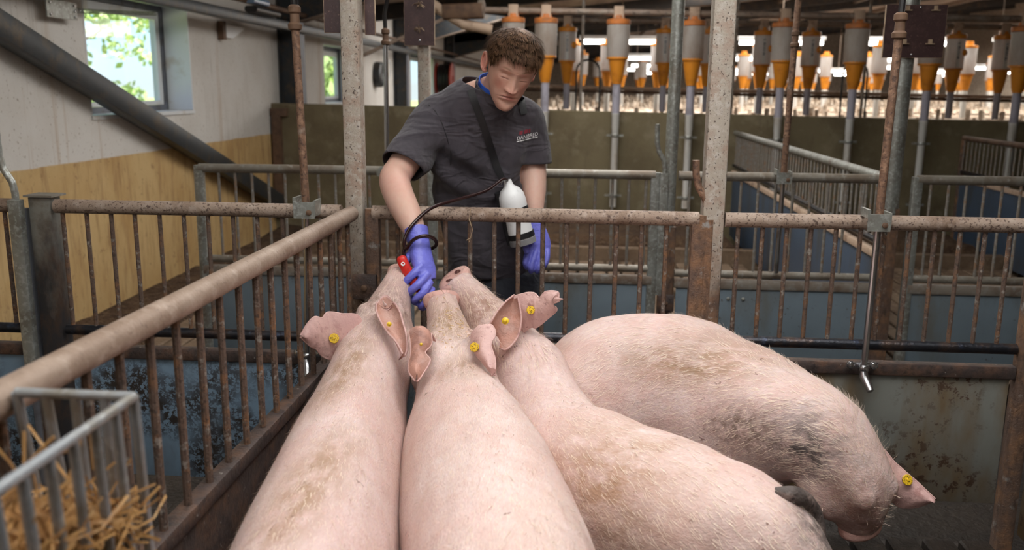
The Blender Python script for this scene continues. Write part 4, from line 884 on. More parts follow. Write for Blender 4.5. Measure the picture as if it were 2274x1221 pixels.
# ================================================================== the man leaning over the gate
def skin_node(name,attr=True):
    m,t,b=_nodes(name); at=N(t,'ShaderNodeVertexColor'); at.layer_name='Col'
    c=mix(t,math_(t,'MULTIPLY',noise_mask(t,pos(t),60,.4,.7),.22),at.outputs[0],(.58,.24,.18))
    t.links.new(c,b.inputs['Base Color']); b.inputs['Roughness'].default_value=.46; b.inputs['Specular IOR Level'].default_value=.4
    b.inputs['Subsurface Weight'].default_value=.15; b.inputs['Subsurface Radius'].default_value=(.012,.004,.002)
    bump(t,b,noise_mask(t,pos(t),420,.3,.7),.12,.001); return m
MAT['skin']=skin_node('human_skin')
def cloth(name,c1,c2,fold=.5,scale=14,st=(1,1,1),rough=.85):
    m,t,b=_nodes(name); c=mix(t,noise_mask(t,pos(t),9,.4,.65),c1,c2)
    wv=noise_mask(t,pos(t),900,.35,.65,detail=1); c=mix(t,math_(t,'MULTIPLY',wv,.18),c,tuple(x*1.7 for x in c1))
    t.links.new(c,b.inputs['Base Color']); b.inputs['Roughness'].default_value=rough; b.inputs['Sheen Weight'].default_value=.15
    mp=N(t,'ShaderNodeMapping'); mp.inputs['Rotation'].default_value=(0,R(38),0); mp.inputs['Scale'].default_value=(.55,.8,1.5); t.links.new(N(t,'ShaderNodeNewGeometry').outputs['Position'],mp.inputs[0])
    n1=noise_mask(t,mp.outputs[0],scale*.9,.25,.75,detail=2,dist=.8); rd=math_(t,'ABSOLUTE',math_(t,'SUBTRACT',n1,.5))
    hgt=math_(t,'ADD',math_(t,'MULTIPLY',wv,.03),math_(t,'ADD',math_(t,'MULTIPLY',rd,-1.1),math_(t,'MULTIPLY',noise_mask(t,pos(t,st),scale,.3,.7,detail=3),.5)))
    bump(t,b,hgt,fold,.022); return m
MAT['shirt']=cloth('charcoal_cotton',(.054,.046,.057),(.042,.036,.046),.75,11,(1,1,.6))
MAT['jeans']=cloth('dark_denim',(.020,.024,.036),(.035,.040,.052),.4,16)
MAT['strap']=mat('black_webbing',(.010,.010,.012),rough=.5,bumps=(500,.3,.001))
MAT['glove']=mat('violet_nitrile',(.165,.175,.66),[((.12,.13,.55),30,.5,.7)],rough=.33,bumps=(45,.35,.004,(1,1,2.2)))
MAT['bottle']=mat('white_bottle_plastic',(.80,.81,.82),[((.62,.62,.62),40,.62,.72)],rough=.35)
MAT['redplastic']=mat('red_plastic',(.62,.025,.018),[((.35,.02,.015),50,.58,.7)],rough=.35)
MAT['hose']=mat('dark_brown_hose',(.026,.010,.010),rough=.22)
MAT['bluecol']=mat('blue_undershirt',(.02,.09,.48),rough=.8)
MAT['boot']=mat('black_rubber_boot',(.012,.012,.013),rough=.4)
MAT['whiteprint']=mat('white_print',(.85,.85,.86),rough=.7); MAT['redprint']=mat('dull_red_print',(.22,.020,.035),rough=.7)
MAT['greyband']=mat('grey_band',(.24,.24,.25),rough=.5)
def hair_mat():
    m,t,b=_nodes('brown_hair'); c=mix(t,noise_mask(t,pos(t),60,.35,.7),(.13,.065,.034),(.30,.165,.088))
    t.links.new(c,b.inputs['Base Color']); b.inputs['Roughness'].default_value=.55; b.inputs['Specular IOR Level'].default_value=.25; return m
MAT['hair']=hair_mat()
SK=(.62,.37,.285)
man_loc=Vector((-.29,2.96,0.0))
# ---- head ---------------------------------------------------------------
HC=Vector((-.212,2.690,1.455))
_F0=Vector((math.sin(R(12)),-math.cos(R(12)),0)); _X0=Vector((math.cos(R(12)),math.sin(R(12)),0)); _Z=Vector((0,0,1))
HF=_F0*math.cos(R(29))-_Z*math.sin(R(29)); _HU=_Z*math.cos(R(29))+_F0*math.sin(R(29))
HU=_HU*math.cos(R(12))+_X0*math.sin(R(12)); HX=_X0*math.cos(R(12))-_HU*math.sin(R(12))
HS=.92
def hl(x,y,z): return HC+(HX*x+HF*y+HU*z)*HS
zk=[-.122,-.114,-.105,-.092,-.075,-.055,-.03,0,.03,.055,.075,.092,.105,.113,.118]
wk=[.016,.031,.0395,.048,.0545,.061,.0675,.0735,.0755,.0745,.070,.060,.045,.028,.004]
fk=[.055,.078,.083,.084,.084,.0855,.086,.0845,.088,.0855,.077,.063,.044,.026,.003]
bk=[.0,.012,.022,.036,.052,.066,.082,.094,.099,.097,.089,.075,.055,.034,.004]
def ga(v,c,s): return math.exp(-((v-c)/s)**2)
def head_point(phi,z):
    w_,f_,b_=[float(np.interp(z,zk,q)) for q in (wk,fk,bk)]
    cs,sn=math.cos(phi),math.sin(phi); e=2.25
    x=w_*math.copysign(abs(sn)**(2/e),sn); y=(f_ if cs>0 else b_)*math.copysign(abs(cs)**(2/e),cs)
    if cs>0:
        ax=abs(x); d=0
        d+=.0042*ga(ax,.026,.022)*ga(z,.030,.011)-.010*ga(ax,.031,.014)*ga(z,.012,.010)+.0075*ga(ax,.031,.0105)*ga(z,.008,.0075)
        d-=.0025*ga(ax,.031,.012)*ga(z,.0005,.0018)
        tz=min(1,max(0,(.022-z)/.055)); amp=(.003+.019*tz**1.25)*(1 if z>-.034 else max(0,1-((-.034-z)/.009)**1.5)) if z<.026 else 0
        d+=amp*ga(x,0,.0085+.0045*tz)
        d+=.008*ga(ax,.0135,.0065)*ga(z,-.033,.0075)-.004*ga(ax,.008,.004)*ga(z,-.0415,.003)
        zm=z+7*x*x; d+=.0050*ga(x,0,.021)*ga(zm,-.0535,.0048)+.0060*ga(x,0,.019)*ga(zm,-.0655,.0050)-.0050*ga(x,0,.026)*ga(zm,-.0592,.0020)
        d-=.0045*ga(x,0,.024)*ga(z,-.078,.0055); d+=.0075*ga(x,0,.019)*ga(z,-.099,.013)
        d+=.0045*ga(ax,.048,.016)*ga(z,-.006,.016)-.003*ga(ax,.045,.014)*ga(z,-.045,.016)
        y+=d*min(1,cs*3)
    return x,y,z
def head_col(x,y,z,front):
    c=np.array(SK); ax=abs(x)
    def mx(k,col): 
        nonlocal c; c=c*(1-k)+np.array(col)*k
    if front:
        mx(.55*ga(ax,.042,.02)*ga(z,-.025,.022),(.60,.245,.19)); mx(.5*ga(x,0,.013)*ga(z,-.033,.012),(.58,.235,.18))
        zm=z+7*x*x; mx(.85*min(1,1.4*ga(x,0,.020)*(ga(zm,-.0545,.0042)+ga(zm,-.0645,.0042))),(.54,.20,.175)); mx(.75*ga(x,0,.022)*ga(zm,-.0592,.0013),(.18,.055,.05))
        br=.0325+.0035*ga(ax,.034,.012)-.10*max(0,ax-.042)
        mx(.80*ga(z,br,.0034)*min(1,1.5*ga(ax,.032,.0145)),(.24,.125,.07))
        mx(.85*ga(z,.0012-9*(ax-.031)**2,.0015)*min(1,1.6*ga(ax,.031,.011)),(.08,.04,.03)); mx(.35*ga(ax,.031,.012)*ga(z,.017,.004),(.42,.20,.15))  # lash line, then upper lid shade painted into the skin colour
        mx(.75*ga(ax,.0078,.0032)*ga(z,-.0412,.0022),(.12,.04,.03))
        mx(.18*(1 if z<-.045 else 0),(.45,.27,.21))
    return c
hv=[];hcol=[];hf=[]; NZ,NP=170,200
for i in range(NZ):
    z=-.122+.240*(i/(NZ-1))
    for j in range(NP):
        phi=2*PI*j/NP
        # denser samples on the face
        phi=phi-.35*math.sin(phi)
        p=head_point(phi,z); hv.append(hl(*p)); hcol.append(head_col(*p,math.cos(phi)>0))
for i in range(NZ-1):
    for j in range(NP): j2=(j+1)%NP; hf.append((i*NP+j,i*NP+j2,(i+1)*NP+j2,(i+1)*NP+j))
hf.append(tuple(reversed(range(NP)))); hf.append(tuple((NZ-1)*NP+j for j in range(NP)))
# ---- body under the clothes: torso, neck, arms, legs as one surface -------
torso=[(-.288,2.955,.775,.158,.115,.115),(-.296,2.952,.84,.160,.118,.115),(-.312,2.945,.93,.155,.112,.11),(-.325,2.93,1.03,.152,.108,.11),(-.328,2.90,1.13,.160,.112,.115),(-.325,2.87,1.22,.172,.112,.118),(-.318,2.845,1.30,.168,.10,.11),(-.300,2.82,1.35,.128,.085,.09),(-.275,2.797,1.388,.080,.064,.07),(-.265,2.787,1.402,.068,.058,.062)]
UPT=(.28,-.96,0)
mb=MB(); loft(mb,[(x,y,z,a-.02,b-.02,c-.02) for x,y,z,a,b,c in torso],up=UPT,e=2.4)
loft(mb,[(-.280,2.815,1.34,.070,.06,.06),(-.258,2.785,1.385,.058,.055,.055),(-.240,2.752,1.415,.054,.052,.055),(-.225,2.72,1.445,.054,.055,.055)],up=UPT,e=2.0)
RSH=[(-.455,2.815,1.305,.056),(-.500,2.748,1.235,.052),(-.540,2.672,1.160,.046),(-.553,2.628,1.128,.047),(-.528,2.560,1.090,.045),(-.492,2.508,1.040,.041),(-.468,2.478,1.000,.033),(-.455,2.460,.975,.024),(-.447,2.445,.95,.018)]
LSH=[(-.195,2.905,1.315,.054),(-.170,2.918,1.24,.050),(-.157,2.918,1.155,.044),(-.152,2.905,1.12,.042),(-.148,2.875,1.06,.038),(-.144,2.848,1.00,.028),(-.141,2.84,.975,.022),(-.138,2.833,.95,.018)]
for A in (RSH,LSH): P_=catmull(A,4); mb.tube([p[:3] for p in P_],[p[3] for p in P_],18)
RL=[(-.355,2.955,.80,.085),(-.365,2.965,.62,.075),(-.370,2.95,.46,.055),(-.372,2.975,.28,.052),(-.375,3.0,.09,.038)]
LL=[(-.222,2.96,.80,.085),(-.215,2.97,.62,.075),(-.210,2.965,.46,.055),(-.208,2.99,.28,.052),(-.208,3.01,.09,.038)]
for A in (RL,LL): P_=catmull(A,4); mb.tube([p[:3] for p in P_],[p[3] for p in P_],16)
body=remesh(mb,.0085,5); nb=len(body.v)
cols=[]
for p in body.v:
    k=0
    if p[2]>1.0 and p[1]<2.78 and p[0]<-.4: k=.35*math.exp(-((p[2]-1.13)/.035)**2)     # ruddy elbow
    cols.append(np.array((.66,.43,.345))*(1-k)+np.array((.62,.30,.25))*k if p[2]<1.34 else np.array(SK))
body.add(hv,hf); cols+=hcol
# ears
for s in (-1,1):
    o0=len(body.v); c=Vector((s*.0735,-.012,-.004)); path=[];
    def ep(a,rr,out): return hl(c.x+s*(out+.010*(1-math.cos(a))*.5+.004), c.y-.006+rr*.60*math.cos(a)-.010*(1-math.cos(a))*.3, c.z+rr*math.sin(a))
    body.tube([ep(a,.027,.004) for a in np.linspace(R(-10),R(285),22)],[.004+.0012*math.sin(i*.3) for i in range(22)],8)
    rr=[]
    for k,(q,out) in enumerate(((.028,.000),(.027,.004),(.020,-.001),(.011,-.004),(.002,-.005))): rr.append([ep(a,q,out) for a in np.linspace(0,2*PI,20,endpoint=False)])
    body.rings(rr,0); body.lathe(hl(c.x+s*.006,c.y-.002,c.z-.027),[(.001,-.008),(.0075,-.004),(.008,.002),(.001,.008)],10,axis=HU)
    cols+=[np.array((.62,.29,.23))]*(len(body.v)-o0)
man=new('person',None,None,man_loc); WLOC[man.name]=man_loc
tag(man,'man in a charcoal T-shirt leaning over the gate with violet gloves','person')
bo=part('body',body,MAT['skin'],man,angle=80)
ca=bo.data.color_attributes.new('Col','FLOAT_COLOR','POINT'); ca.data.foreach_set('color',np.hstack([np.array(cols),np.ones((len(cols),1))]).ravel())
# ---- hair: cap plus strands ------------------------------------------------
def hairline(phi):
    a=abs(math.degrees(math.atan2(math.sin(phi),math.cos(phi)))); s=math.sin(phi)
    h=float(np.interp(a,[0,25,45,58,66,74,82,95,112,125,150,180],[.078,.076,.078,.070,.050,.000,.012,.032,.028,-.010,-.052,-.062]))
    return h-(.010 if (s>0 and a<45) else 0)*math.sin(R(min(a,45))*4)
def on_head(phi,z,off=0):
    p=np.array(head_point(phi,z)); q=np.array(head_point(phi+.02,z))-p; 
    z2=min(z+.002,.1178); r_=np.array(head_point(phi,z2))-p; n_=np.cross(q,r_); n_/=np.linalg.norm(n_)+1e-9
    if n_@np.array([p[0],p[1],p[2]*.8])<0: n_=-n_
    return p,n_
rng=np.random.RandomState(11)
b=MB(); g=[]; NPH=72; NZH=24
for i in range(NZH):
    for j in range(NPH):
        phi=2*PI*j/NPH; z0=hairline(phi); z=z0+(.1165-z0)*(i/(NZH-1)); p,n_=on_head(phi,z); th=.001+.008*min(1,i/4)*(1 if z>.03 else .55); b.v.append(tuple(hl(*(p+n_*th))))
for i in range(NZH-1):
    for j in range(NPH): j2=(j+1)%NPH; b.f.append((i*NPH+j,i*NPH+j2,(i+1)*NPH+j2,(i+1)*NPH+j))
b.f.append(tuple((NZH-1)*NPH+j for j in range(NPH))); b.m=[0]*len(b.f)
hair=part('hair',b,MAT['hair'],man)
b=MB(); crown=np.array([.008,-.045,.108]); n_str=9500
vs=[];fs=[]
while len(fs)<n_str*4:
    phi=rng.uniform(-PI,PI); u=rng.rand(); z0=hairline(phi); z=z0+(.117-z0)*u**.72
    if rng.rand()>.35+.65*np.interp(z,zk,wk)/.0755: continue
    p,n_=on_head(phi,z); d=p-crown; d=d-n_*(d@n_); d/=np.linalg.norm(d)+1e-6
    fr=max(0,math.cos(phi)); d=d+np.array([.55*fr,.35,-.18])*min(1,max(0,(z-.02)/.05)); d=d-n_*(d@n_); d/=np.linalg.norm(d)+1e-6
    topk=min(1,max(0,(z-.015)/.055)); L=(.011+.038*topk)*(.8+.4*rng.rand()); 
    if z-z0<.02: L*=.75
    cl=np.array(noise.noise_vector(Vector(tuple(p*55))))*.35; jt=rng.normal(0,.09,3); d=d+jt+cl; d=d-n_*(d@n_)*.7; lift=.06+.16*topk*rng.rand()
    sd=np.cross(d,n_); sd/=np.linalg.norm(sd)+1e-9; w_=.00055+.0003*rng.rand(); st=p+n_*(.002+.006*topk); o=len(vs)
    for k in range(4):
        s_=k/3; q=st+(d*s_+n_*(lift*s_-.55*lift*s_*s_-.10*s_*s_))*L; ww=w_*(1-.75*s_); vs+=[hl(*(q-sd*ww)),hl(*(q+sd*ww))]
    for k in range(3): fs.append((o+2*k,o+2*k+1,o+2*k+3,o+2*k+2))
    fs.append((o+6,o+7,o+5,o+4))
b.add(vs,fs); part('strands',b,MAT['hair'],hair,kind='stuff')
# ---- T-shirt -----------------------------------------------------------------
mb=MB(); loft(mb,torso,up=UPT,e=2.45,n=36)
RS=[(-.400,2.835,1.318,.075),(-.452,2.808,1.292,.078),(-.500,2.748,1.232,.073),(-.536,2.682,1.168,.069),(-.552,2.650,1.136,.068)]
LS=[(-.235,2.885,1.315,.073),(-.192,2.902,1.295,.071),(-.170,2.916,1.235,.066),(-.158,2.918,1.175,.064),(-.155,2.918,1.135,.063)]
for A in (RS,LS): P_=catmull(A,4); mb.tube([p[:3] for p in P_],[p[3] for p in P_],20)
sh=remesh(mb,.0075,7)
cuts=[(Vector((-.538,2.675,1.161)),(Vector(RS[-1][:3])-Vector(RS[-2][:3])).normalized()+Vector((0,0,-.15)),.12),(Vector((-.157,2.918,1.160)),Vector((0,0,-1)),.09),(Vector((-.29,2.955,.784)),Vector((0,0,-1)),.3),(Vector((-.266,2.788,1.398)),Vector((.2,-.25,.95)).normalized(),.11)]
V=[Vector(p) for p in sh.v]
def fold(p):
    x,y,z=p; f=0
    # drag folds from the right armpit across to the waist, hanging folds at the hem
    f+=.0125*math.sin(62*(z*.80+x*.62)+2.2*noise.noise((x*5,z*5,1)))*math.exp(-((x+.40)/.11)**2-((z-1.13)/.13)**2)
    f+=.0090*math.sin(50*(z*.5-x*.9)+1.8*noise.noise((x*6,z*6,4)))*math.exp(-((x+.24)/.10)**2-((z-1.20)/.13)**2)
    f+=.0085*math.sin(58*x+9*z+2.5*noise.noise((x*4,z*4,7)))*math.exp(-((z-.86)/.13)**2)
    def cr(u): return 1-abs(math.sin(u))**.6*1.25
    f+=.0095*cr(21*(z*.75+x*.66)+1.6*noise.noise((x*4,z*4,9)))*math.exp(-((x+.36)/.13)**2-((z-1.10)/.12)**2)
    f+=.0085*cr(19*(z*.55-x*.83)+1.6*noise.noise((x*4,z*4,12)))*math.exp(-((x+.25)/.10)**2-((z-1.10)/.14)**2)
    f+=.0070*cr(16*(x*.9+z*.35)+1.4*noise.noise((x*4,z*3,15)))*math.exp(-((z-.92)/.12)**2)
    f+=.0060*cr(24*(y*.6+z*.8)+noise.noise((x*5,z*5,17)))*math.exp(-((x+.50)/.06)**2-((z-1.24)/.08)**2)
    f+=.0085*noise.noise((x*8,y*8,z*6))+.0030*noise.noise((x*17,y*17,z*14)); return f
bm=bmesh.new(); bv=[bm.verts.new(p) for p in V]; 
for f in sh.f: bm.faces.new([bv[i] for i in f])
bm.normal_update()
for v in bm.verts: v.co=v.co+v.normal*fold(v.co)
dead=[f for f in bm.faces if any((f.calc_center_median()-c).dot(n_)>0 and (f.calc_center_median()-c).length<rad for c,n_,rad in cuts)]
bmesh.ops.delete(bm,geom=dead,context='FACES')
for it in range(6):      # even out the cut hems
    for v in bm.verts:
        if v.is_boundary:
            nb_=[e.other_vert(v) for e in v.link_edges if e.is_boundary]
            if len(nb_)==2: v.co=v.co*.5+(nb_[0].co+nb_[1].co)*.25
bm.normal_update(); BV=BVHTree.FromBMesh(bm)
me=bpy.data.meshes.new('t_shirt'); 
for v in bm.verts: v.co-=man_loc
bm.to_mesh(me); bm.free(); me.materials.append(MAT['shirt']); me.polygons.foreach_set('use_smooth',[True]*len(me.polygons))
tsh=new('t_shirt',me,man); WLOC[tsh.name]=man_loc
sm_=tsh.modifiers.new('thickness','SOLIDIFY'); sm_.thickness=.0028; sm_.offset=-1
def on_shirt(x,z,lift=.0025):
    h=BV.ray_cast(Vector((x,2.2,z)),Vector((0,1,0)))
    if h[0] is None: return Vector((x,2.8,z))-Vector((0,lift,0))
    return h[0]+Vector((0,-1,0))*lift
# hem stitching bands
def rim(c,u,v,rx,ry,r_,n=40): return [Vector(c)+u*rx*math.cos(a)+v*ry*math.sin(a) for a in np.linspace(0,2*PI,n,endpoint=False)]
# stand-up collar and the blue undershirt edge inside it
ax=Vector((.22,-.40,.89)).normalized(); cu=(Vector((1,.2,0))-ax*Vector((1,.2,0)).dot(ax)).normalized(); cv=ax.cross(cu)
def band(rx,ry,h0,h1,c0,th=.003,front_drop=.0):
    b=MB(); rr=[]
    for (r_,h) in ((1,h0),(1,h1),(1-th/rx,h1),(1-th/rx,h0)):
        rr.append([Vector(c0)+cu*rx*r_*math.cos(a)+cv*ry*r_*math.sin(a)+ax*(h+front_drop*max(0,-math.sin(a))) for a in np.linspace(0,2*PI,44,endpoint=False)])
    b.rings(rr,closed=True); return b
part('collar',band(.069,.068,-.012,.014,(-.262,2.785,1.396),.004,-.012),MAT['shirt'],tsh)
part('undershirt_collar',band(.0625,.0615,-.01,.021,(-.260,2.783,1.398),.003,-.012),MAT['bluecol'],man)
# shoulder seam
b=MB(); ps=[on_shirt(-.478+.0*k,1.352-.010*k) for k in range(3)]
b.tube([on_shirt(x,z,.001) for x,z in ((-.47,1.345),(-.445,1.325),(-.425,1.29),(-.41,1.245),(-.40,1.20),(-.405,1.16))],.0016,6); part('seam',b,MAT['strap'],tsh)
# chest print: word, mark above it and a fine line below
fc=bpy.data.curves.new('print','FONT'); fc.body='DANBRED'; fc.size=1; fc.align_x='LEFT'; fo=bpy.data.objects.new('print',fc); COL.objects.link(fo)
dg=bpy.context.evaluated_depsgraph_get(); tm=bpy.data.meshes.new_from_object(fo.evaluated_get(dg)); bpy.data.objects.remove(fo)
wmax=max(v.co.x for v in tm.vertices); b=MB()
def printpt(u,v): return on_shirt(-.2010+.062*u+.001*v, 1.2375+.0125*u+.0165*v,.0022)
b.add([printpt(v.co.x/wmax,v.co.y) for v in tm.vertices],[tuple(p.vertices) for p in tm.polygons]); part('print_lettering',b,MAT['whiteprint'],tsh,smooth=False)
b=MB(); u=0
for L in (.16,.22,.30,.12,.14):
    n=5; b.add([printpt(u+L*.9*k/n,q) for q in (-.36,-.16) for k in range(n+1)],[(k,k+1,n+2+k,n+1+k) for k in range(n)]); u+=L+.02
part('print_line',b,MAT['whiteprint'],tsh,smooth=False,kind='stuff')
b=MB()
for (u0,u1) in ((.10,.26),(.32,.50),(.54,.62)):
    n=4; b.add([printpt(u0+(u1-u0)*k/n,q) for q in (.92,1.62) for k in range(n+1)],[(k,k+1,n+2+k,n+1+k) for k in range(n)])
part('print_mark',b,MAT['redprint'],tsh,smooth=False,kind='stuff')
# ---- trousers and boots ---------------------------------------------------------
mb=MB(); loft(mb,[(-.288,2.958,.70,.150,.115,.12),(-.290,2.957,.80,.148,.108,.112),(-.298,2.952,.90,.143,.102,.104)],up=UPT,e=2.4)
for A in (RL,LL): P_=catmull([(x,y,z,r_+.022) for x,y,z,r_ in A],4); mb.tube([p[:3] for p in P_],[p[3] for p in P_],18)
tr=remesh(mb,.009,6); tr.v=[tuple(Vector(p)+Vector((.006*noise.noise((p[0]*14,p[1]*14,p[2]*18)),.006*noise.noise((p[0]*14+5,p[1]*14,p[2]*18)),0))) for p in tr.v]
part('trousers',tr,MAT['jeans'],man,angle=80)
for s,(x,y) in ((1,(-.377,2.995)),(-1,(-.206,3.005))):
    mb=MB(); loft(mb,[(x,y+.07,.045,.035,.04,.04),(x,y+.02,.05,.042,.05,.045),(x-.004*s,y-.08,.045,.045,.045,.04),(x-.006*s,y-.15,.035,.045,.035,.032),(x-.006*s,y-.185,.03,.025,.02,.025)],e=2.3); mb.tube([(x,y+.02,.06),(x,y+.01,.16)],.056,16)
    part('boot',remesh(mb,.008,4),MAT['boot'],man,angle=80)
# ---- gloves ----------------------------------------------------------------------
def hand(name,palm,fingers,cuff,up):
    mb=MB(); loft(mb,palm,up=up,e=2.3,n=20,sub=3)
    for f in fingers: P_=catmull(f,4); mb.tube([p[:3] for p in P_],[p[3] for p in P_],12); mb.lathe(P_[-1][:3],[(.0005,-f[-1][3]),(f[-1][3]*.8,-f[-1][3]*.6),(f[-1][3],0),(f[-1][3]*.8,f[-1][3]*.6),(.0005,f[-1][3])],12,axis=Vector(P_[-1][:3])-Vector(P_[-3][:3]))
    g=remesh(mb,.0026,4); o=part(name,g,MAT['glove'],man,angle=80)
    b=MB(); b.tube(cuff[0],cuff[1],18); part('cuff',b,MAT['glove'],o)
    return o
hand('glove',[(-.455,2.466,.984,.030,.027,.027),(-.446,2.446,.952,.031,.027,.027),(-.436,2.423,.924,.034,.024,.024),(-.423,2.405,.895,.034,.019,.020),(-.414,2.397,.872,.026,.014,.016)],
 [[(-.432,2.396,.915,.012),(-.454,2.374,.892,.0118),(-.476,2.372,.869,.0108),(-.487,2.384,.846,.0098),(-.477,2.398,.837,.009)],
  [(-.415,2.392,.893,.012),(-.435,2.364,.870,.0118),(-.457,2.362,.850,.0108),(-.470,2.376,.833,.0098),(-.461,2.390,.823,.009)],
  [(-.408,2.392,.872,.0115),(-.421,2.366,.848,.0112),(-.440,2.364,.830,.0104),(-.452,2.378,.816,.0095),(-.444,2.390,.808,.009)],
  [(-.404,2.396,.852,.0105),(-.410,2.374,.827,.0102),(-.424,2.372,.811,.0095),(-.434,2.383,.798,.0088),(-.427,2.392,.793,.0082)],
  [(-.465,2.437,.943,.0135),(-.484,2.424,.917,.0128),(-.490,2.416,.892,.0115),(-.480,2.408,.873,.0105)]],
 ([(-.462,2.476,1.000),(-.458,2.468,.988),(-.452,2.457,.970)],[.0355,.0335,.0315]),up=(.6,-.75,-.3))
hand('glove',[(-.141,2.842,.985,.027,.025,.025),(-.138,2.836,.958,.029,.024,.024),(-.131,2.826,.928,.036,.020,.020),(-.126,2.818,.902,.038,.016,.016),(-.126,2.813,.888,.032,.012,.012)],
 [[(-.155,2.808,.896,.0105),(-.164,2.790,.874,.0105),(-.168,2.780,.853,.0098),(-.165,2.788,.838,.009)],
  [(-.136,2.808,.888,.0110),(-.144,2.790,.862,.0108),(-.150,2.780,.838,.0100),(-.150,2.789,.824,.0092)],
  [(-.117,2.810,.886,.0108),(-.121,2.794,.858,.0105),(-.127,2.784,.836,.0098),(-.130,2.792,.823,.009)],
  [(-.100,2.815,.890,.0098),(-.100,2.802,.866,.0095),(-.105,2.793,.848,.0088),(-.110,2.798,.838,.008)],
  [(-.155,2.815,.940,.0125),(-.166,2.792,.925,.0118),(-.168,2.776,.908,.0108),(-.163,2.768,.892,.0098)]],
 ([(-.143,2.850,1.004),(-.142,2.845,.992),(-.140,2.840,.975)],[.033,.0315,.029]),up=(.25,-1,0))
# ---- straps over the shirt ----------------------------------------------------------
def strap(name,pts,wd,parent,lift=.003):
    P_=catmull(pts,5); b=MB(); rr=[]
    for i,p in enumerate(P_):
        t=P_[min(i+1,len(P_)-1)]-P_[max(i-1,0)]; n_=np.array([-t[1],t[0]]); n_/=np.linalg.norm(n_)
        ring=[]
        for k,off in ((-1,lift),(0,lift),(1,lift),(1,lift+.002),(0,lift+.0022),(-1,lift+.002)): q=p+n_*wd/2*k; ring.append(on_shirt(q[0],q[1],off))
        rr.append(ring)
    b.rings(rr); return part(name,b,MAT['strap'],parent)
bag=thing('injector_bottle','white dosing bottle in a black holster on a black neck strap','bottle',(-.19,2.78,.90))
strap('strap',[(-.338,1.392),(-.328,1.365),(-.312,1.32),(-.292,1.26),(-.276,1.20),(-.262,1.155),(-.245,1.115)],.022,bag)
strap('strap',[(-.196,1.378),(-.190,1.355),(-.185,1.335),(-.180,1.318)],.020,bag)
a0=Vector((-.226,2.765,1.115)); a1=Vector((-.172,2.775,.905)); bx=(a1-a0).normalized()
b=MB(); b.lathe(a0,[(.004,-.004),(.012,-.002),(.0135,.008),(.0160,.017),(.031,.029),(.0400,.046),(.0428,.068),(.0415,.092),(.0365,.112),(.0385,.14),(.0405,.175),(.0405,.195),(.034,.202)],22,axis=bx); part('bottle',b,MAT['bottle'],bag)
b=MB(); b.lathe(a0+bx*.012,[(.003,0),(.003,.0005)],8,axis=(-.1,-1,0.1)); 
side=bx.cross(Vector((0,1,0))).normalized()
if side.x>0: side=-side
b=MB(); b.bar(a0+bx*.03+side*.036+Vector((0,.018,0)),a0+bx*.20+side*.036+Vector((0,.018,0)),.05,.03,up=tuple(side),rad=.01); part('holster',b,MAT['strap'],bag)
for (d_,r0) in ((.096,.0430),(.176,.0428)):
    b=MB(); b.lathe(a0+bx*d_,[(r0-.003,-.009),(r0,-.0085),(r0,.0085),(r0-.003,.009)],24,axis=bx); part('retaining_strap',b,MAT['strap'],bag)
b=MB(); b.lathe(a0+bx*.196,[(.040,-.009),(.0425,-.008),(.0425,.009),(.036,.011)],24,axis=bx); part('base_band',b,MAT['greyband'],bag)
b=MB(); b.tube([(-.246,2.755,1.105),(-.236,2.74,1.128),(-.230,2.745,1.124),(-.226,2.760,1.112)],.0022,8); part('hook',b,MAT['chrome'],bag)
# hose from the bottle, one loop round the wrist, down to the handle
hp=[(-.226,2.758,1.116),(-.240,2.725,1.122),(-.281,2.66,1.095),(-.352,2.58,1.078),(-.419,2.50,1.062),(-.462,2.445,1.025),(-.484,2.425,.985),(-.482,2.42,.955),(-.455,2.405,.985),(-.425,2.405,.996),(-.404,2.43,.985),(-.402,2.465,.962),(-.425,2.492,.944),(-.460,2.49,.948),(-.487,2.455,.955),(-.488,2.425,.945),(-.481,2.408,.932)]
b=MB(); P_=catmull(hp,6); b.tube([tuple(p) for p in P_],.0052,12); solo('injector_hose',b,MAT['hose'],'dark brown hose looping from the white bottle round the gloved wrist','hose',hp[0])
t=thing('dosing_gun','red plastic dosing gun gripped in the violet glove','dosing gun',(-.44,2.39,.85))
b=MB(); loft(b,[(-.491,2.392,.940,.007,.007,.007),(-.488,2.391,.933,.0135,.012,.012),(-.476,2.388,.908,.0145,.0125,.0125),(-.463,2.386,.885,.013,.012,.012),(-.449,2.386,.864,.0135,.012,.012),(-.436,2.386,.845,.011,.010,.010),(-.430,2.386,.836,.006,.006,.006)],up=(0,-1,0),e=2.6,n=18); part('grip',b,MAT['redplastic'],t)
b=MB(); b.lathe((-.481,2.378,.921),[(.0058,0),(.0058,.003),(.0035,.0032),(.003,.001)],16,axis=(0,-1,.2)); part('button_ring',b,MAT['bottle'],t)
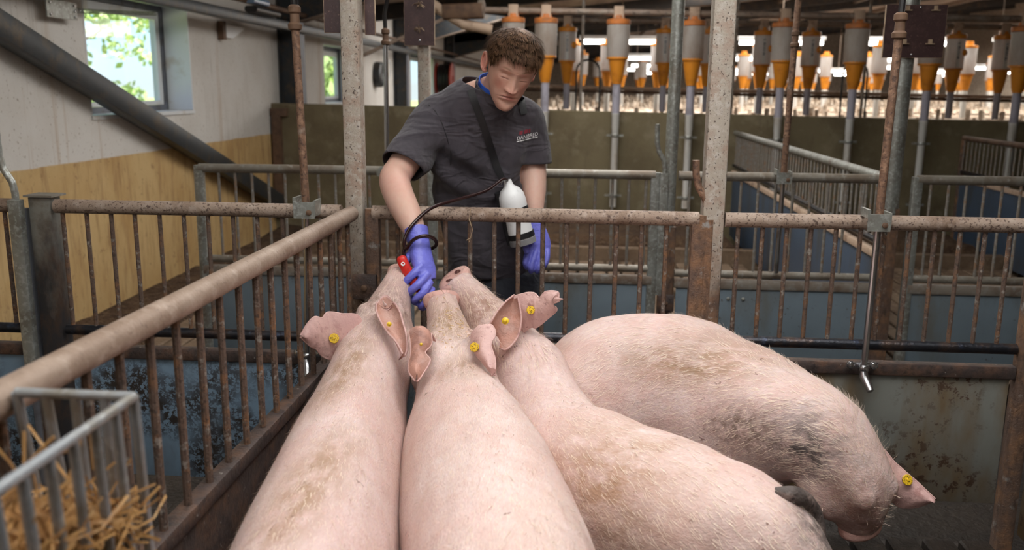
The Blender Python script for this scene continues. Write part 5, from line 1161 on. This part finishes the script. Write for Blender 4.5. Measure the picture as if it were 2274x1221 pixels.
# ================================================================== straw rack at the lower left
t=thing('straw_rack','blurred grey wire rack full of straw in the lower left corner','rack',(-.585,.72,.66))
zt,zb=1.045,.62; X0_,X1_,Y0_,Y1_=-.652,-.510,.44,.945; dx,dy=.0,.055
def rk(x,y,z): u=(zt-z)/(zt-zb); return (x-(.02 if x>-.6 else 0)*u,y+dy*u,z)
rm=MAT['rackgrey']=mat('dull_grey_rack',(.30,.32,.34),[((.22,.20,.17),12,.45,.65),((.40,.41,.42),40,.55,.7)],rough=.45,metal=.3)
for (a,b_) in (((X0_,Y1_),(X1_,Y1_)),((X1_,Y1_),(X1_,Y0_)),((X1_,Y0_),(X0_,Y0_))):
    for z in (zt,zb):
        m_=MB(); m_.tube([rk(a[0],a[1],z),rk(b_[0],b_[1],z)],.0062,10); part('rim',m_,rm,t)
n=5
for k in range(n):
    x=X0_+(X1_-X0_)*k/(n-1); m_=MB(); m_.tube([rk(x,Y1_,zt),rk(x,Y1_,zb)],.0062,8); part('bar',m_,rm,t)
for k in range(1,13):
    y=Y1_-(Y1_-Y0_)*k/12; m_=MB(); m_.tube([rk(X1_,y,zt),rk(X1_,y,zb)],.0058,8); part('bar',m_,rm,t)
MAT['straw']=mat('golden_straw',(.47,.26,.09),[((.30,.145,.05),30,.45,.65),((.62,.41,.20),60,.56,.7)],rough=.6)
rng=np.random.RandomState(5); b=MB()
for i in range(2100):
    u=rng.rand(3); zc=.63+.36*u[2]**.8; x=-.645+.128*u[0]; y=.46+.50*u[1]
    zmax=.985+.035*math.sin(y*14)-.10*max(0,(y-.84)/.1); zc=min(zc,zmax-.03*rng.rand())
    d=rng.normal(0,1,3)*(.8,1,.45); d/=np.linalg.norm(d); L=.025+.055*rng.rand(); c=rng.normal(0,.012,3); p=np.array([x,y,zc])
    pts=[p-d*L,p+c,p+d*L]; pts=[(min(max(q[0],-.665),-.492),min(q[1],.968),q[2]) for q in pts]
    b.tube(pts,.0011+.0012*rng.rand(),3)
for i in range(16):
    p=np.array([-.63+.11*rng.rand(),.62+.3*rng.rand(),.97]); d=np.array([rng.normal(0,.03),rng.normal(0,.03),.05+.05*rng.rand()]); b.tube([p,p+d*.6,p+d+rng.normal(0,.012,3)],.0018,4)
solo('straw',b,MAT['straw'],'heap of golden straw inside the grey wire rack','straw',(-.585,.72,.63),kind='stuff')
# wisps caught on the rail and the gate
b=MB(); b.tube([(-.318,2.575,1.052),(-.322,2.572,1.02),(-.312,2.57,.99),(-.318,2.57,.965),(-.330,2.57,.958)],.0014,5); b.tube([(-.318,2.57,.965),(-.322,2.568,.953)],.001,4)
solo('straw_wisp',b,MAT['boardedge'],'single straw wisp hanging from the rail in front of the man','straw',(-.32,2.57,.95))
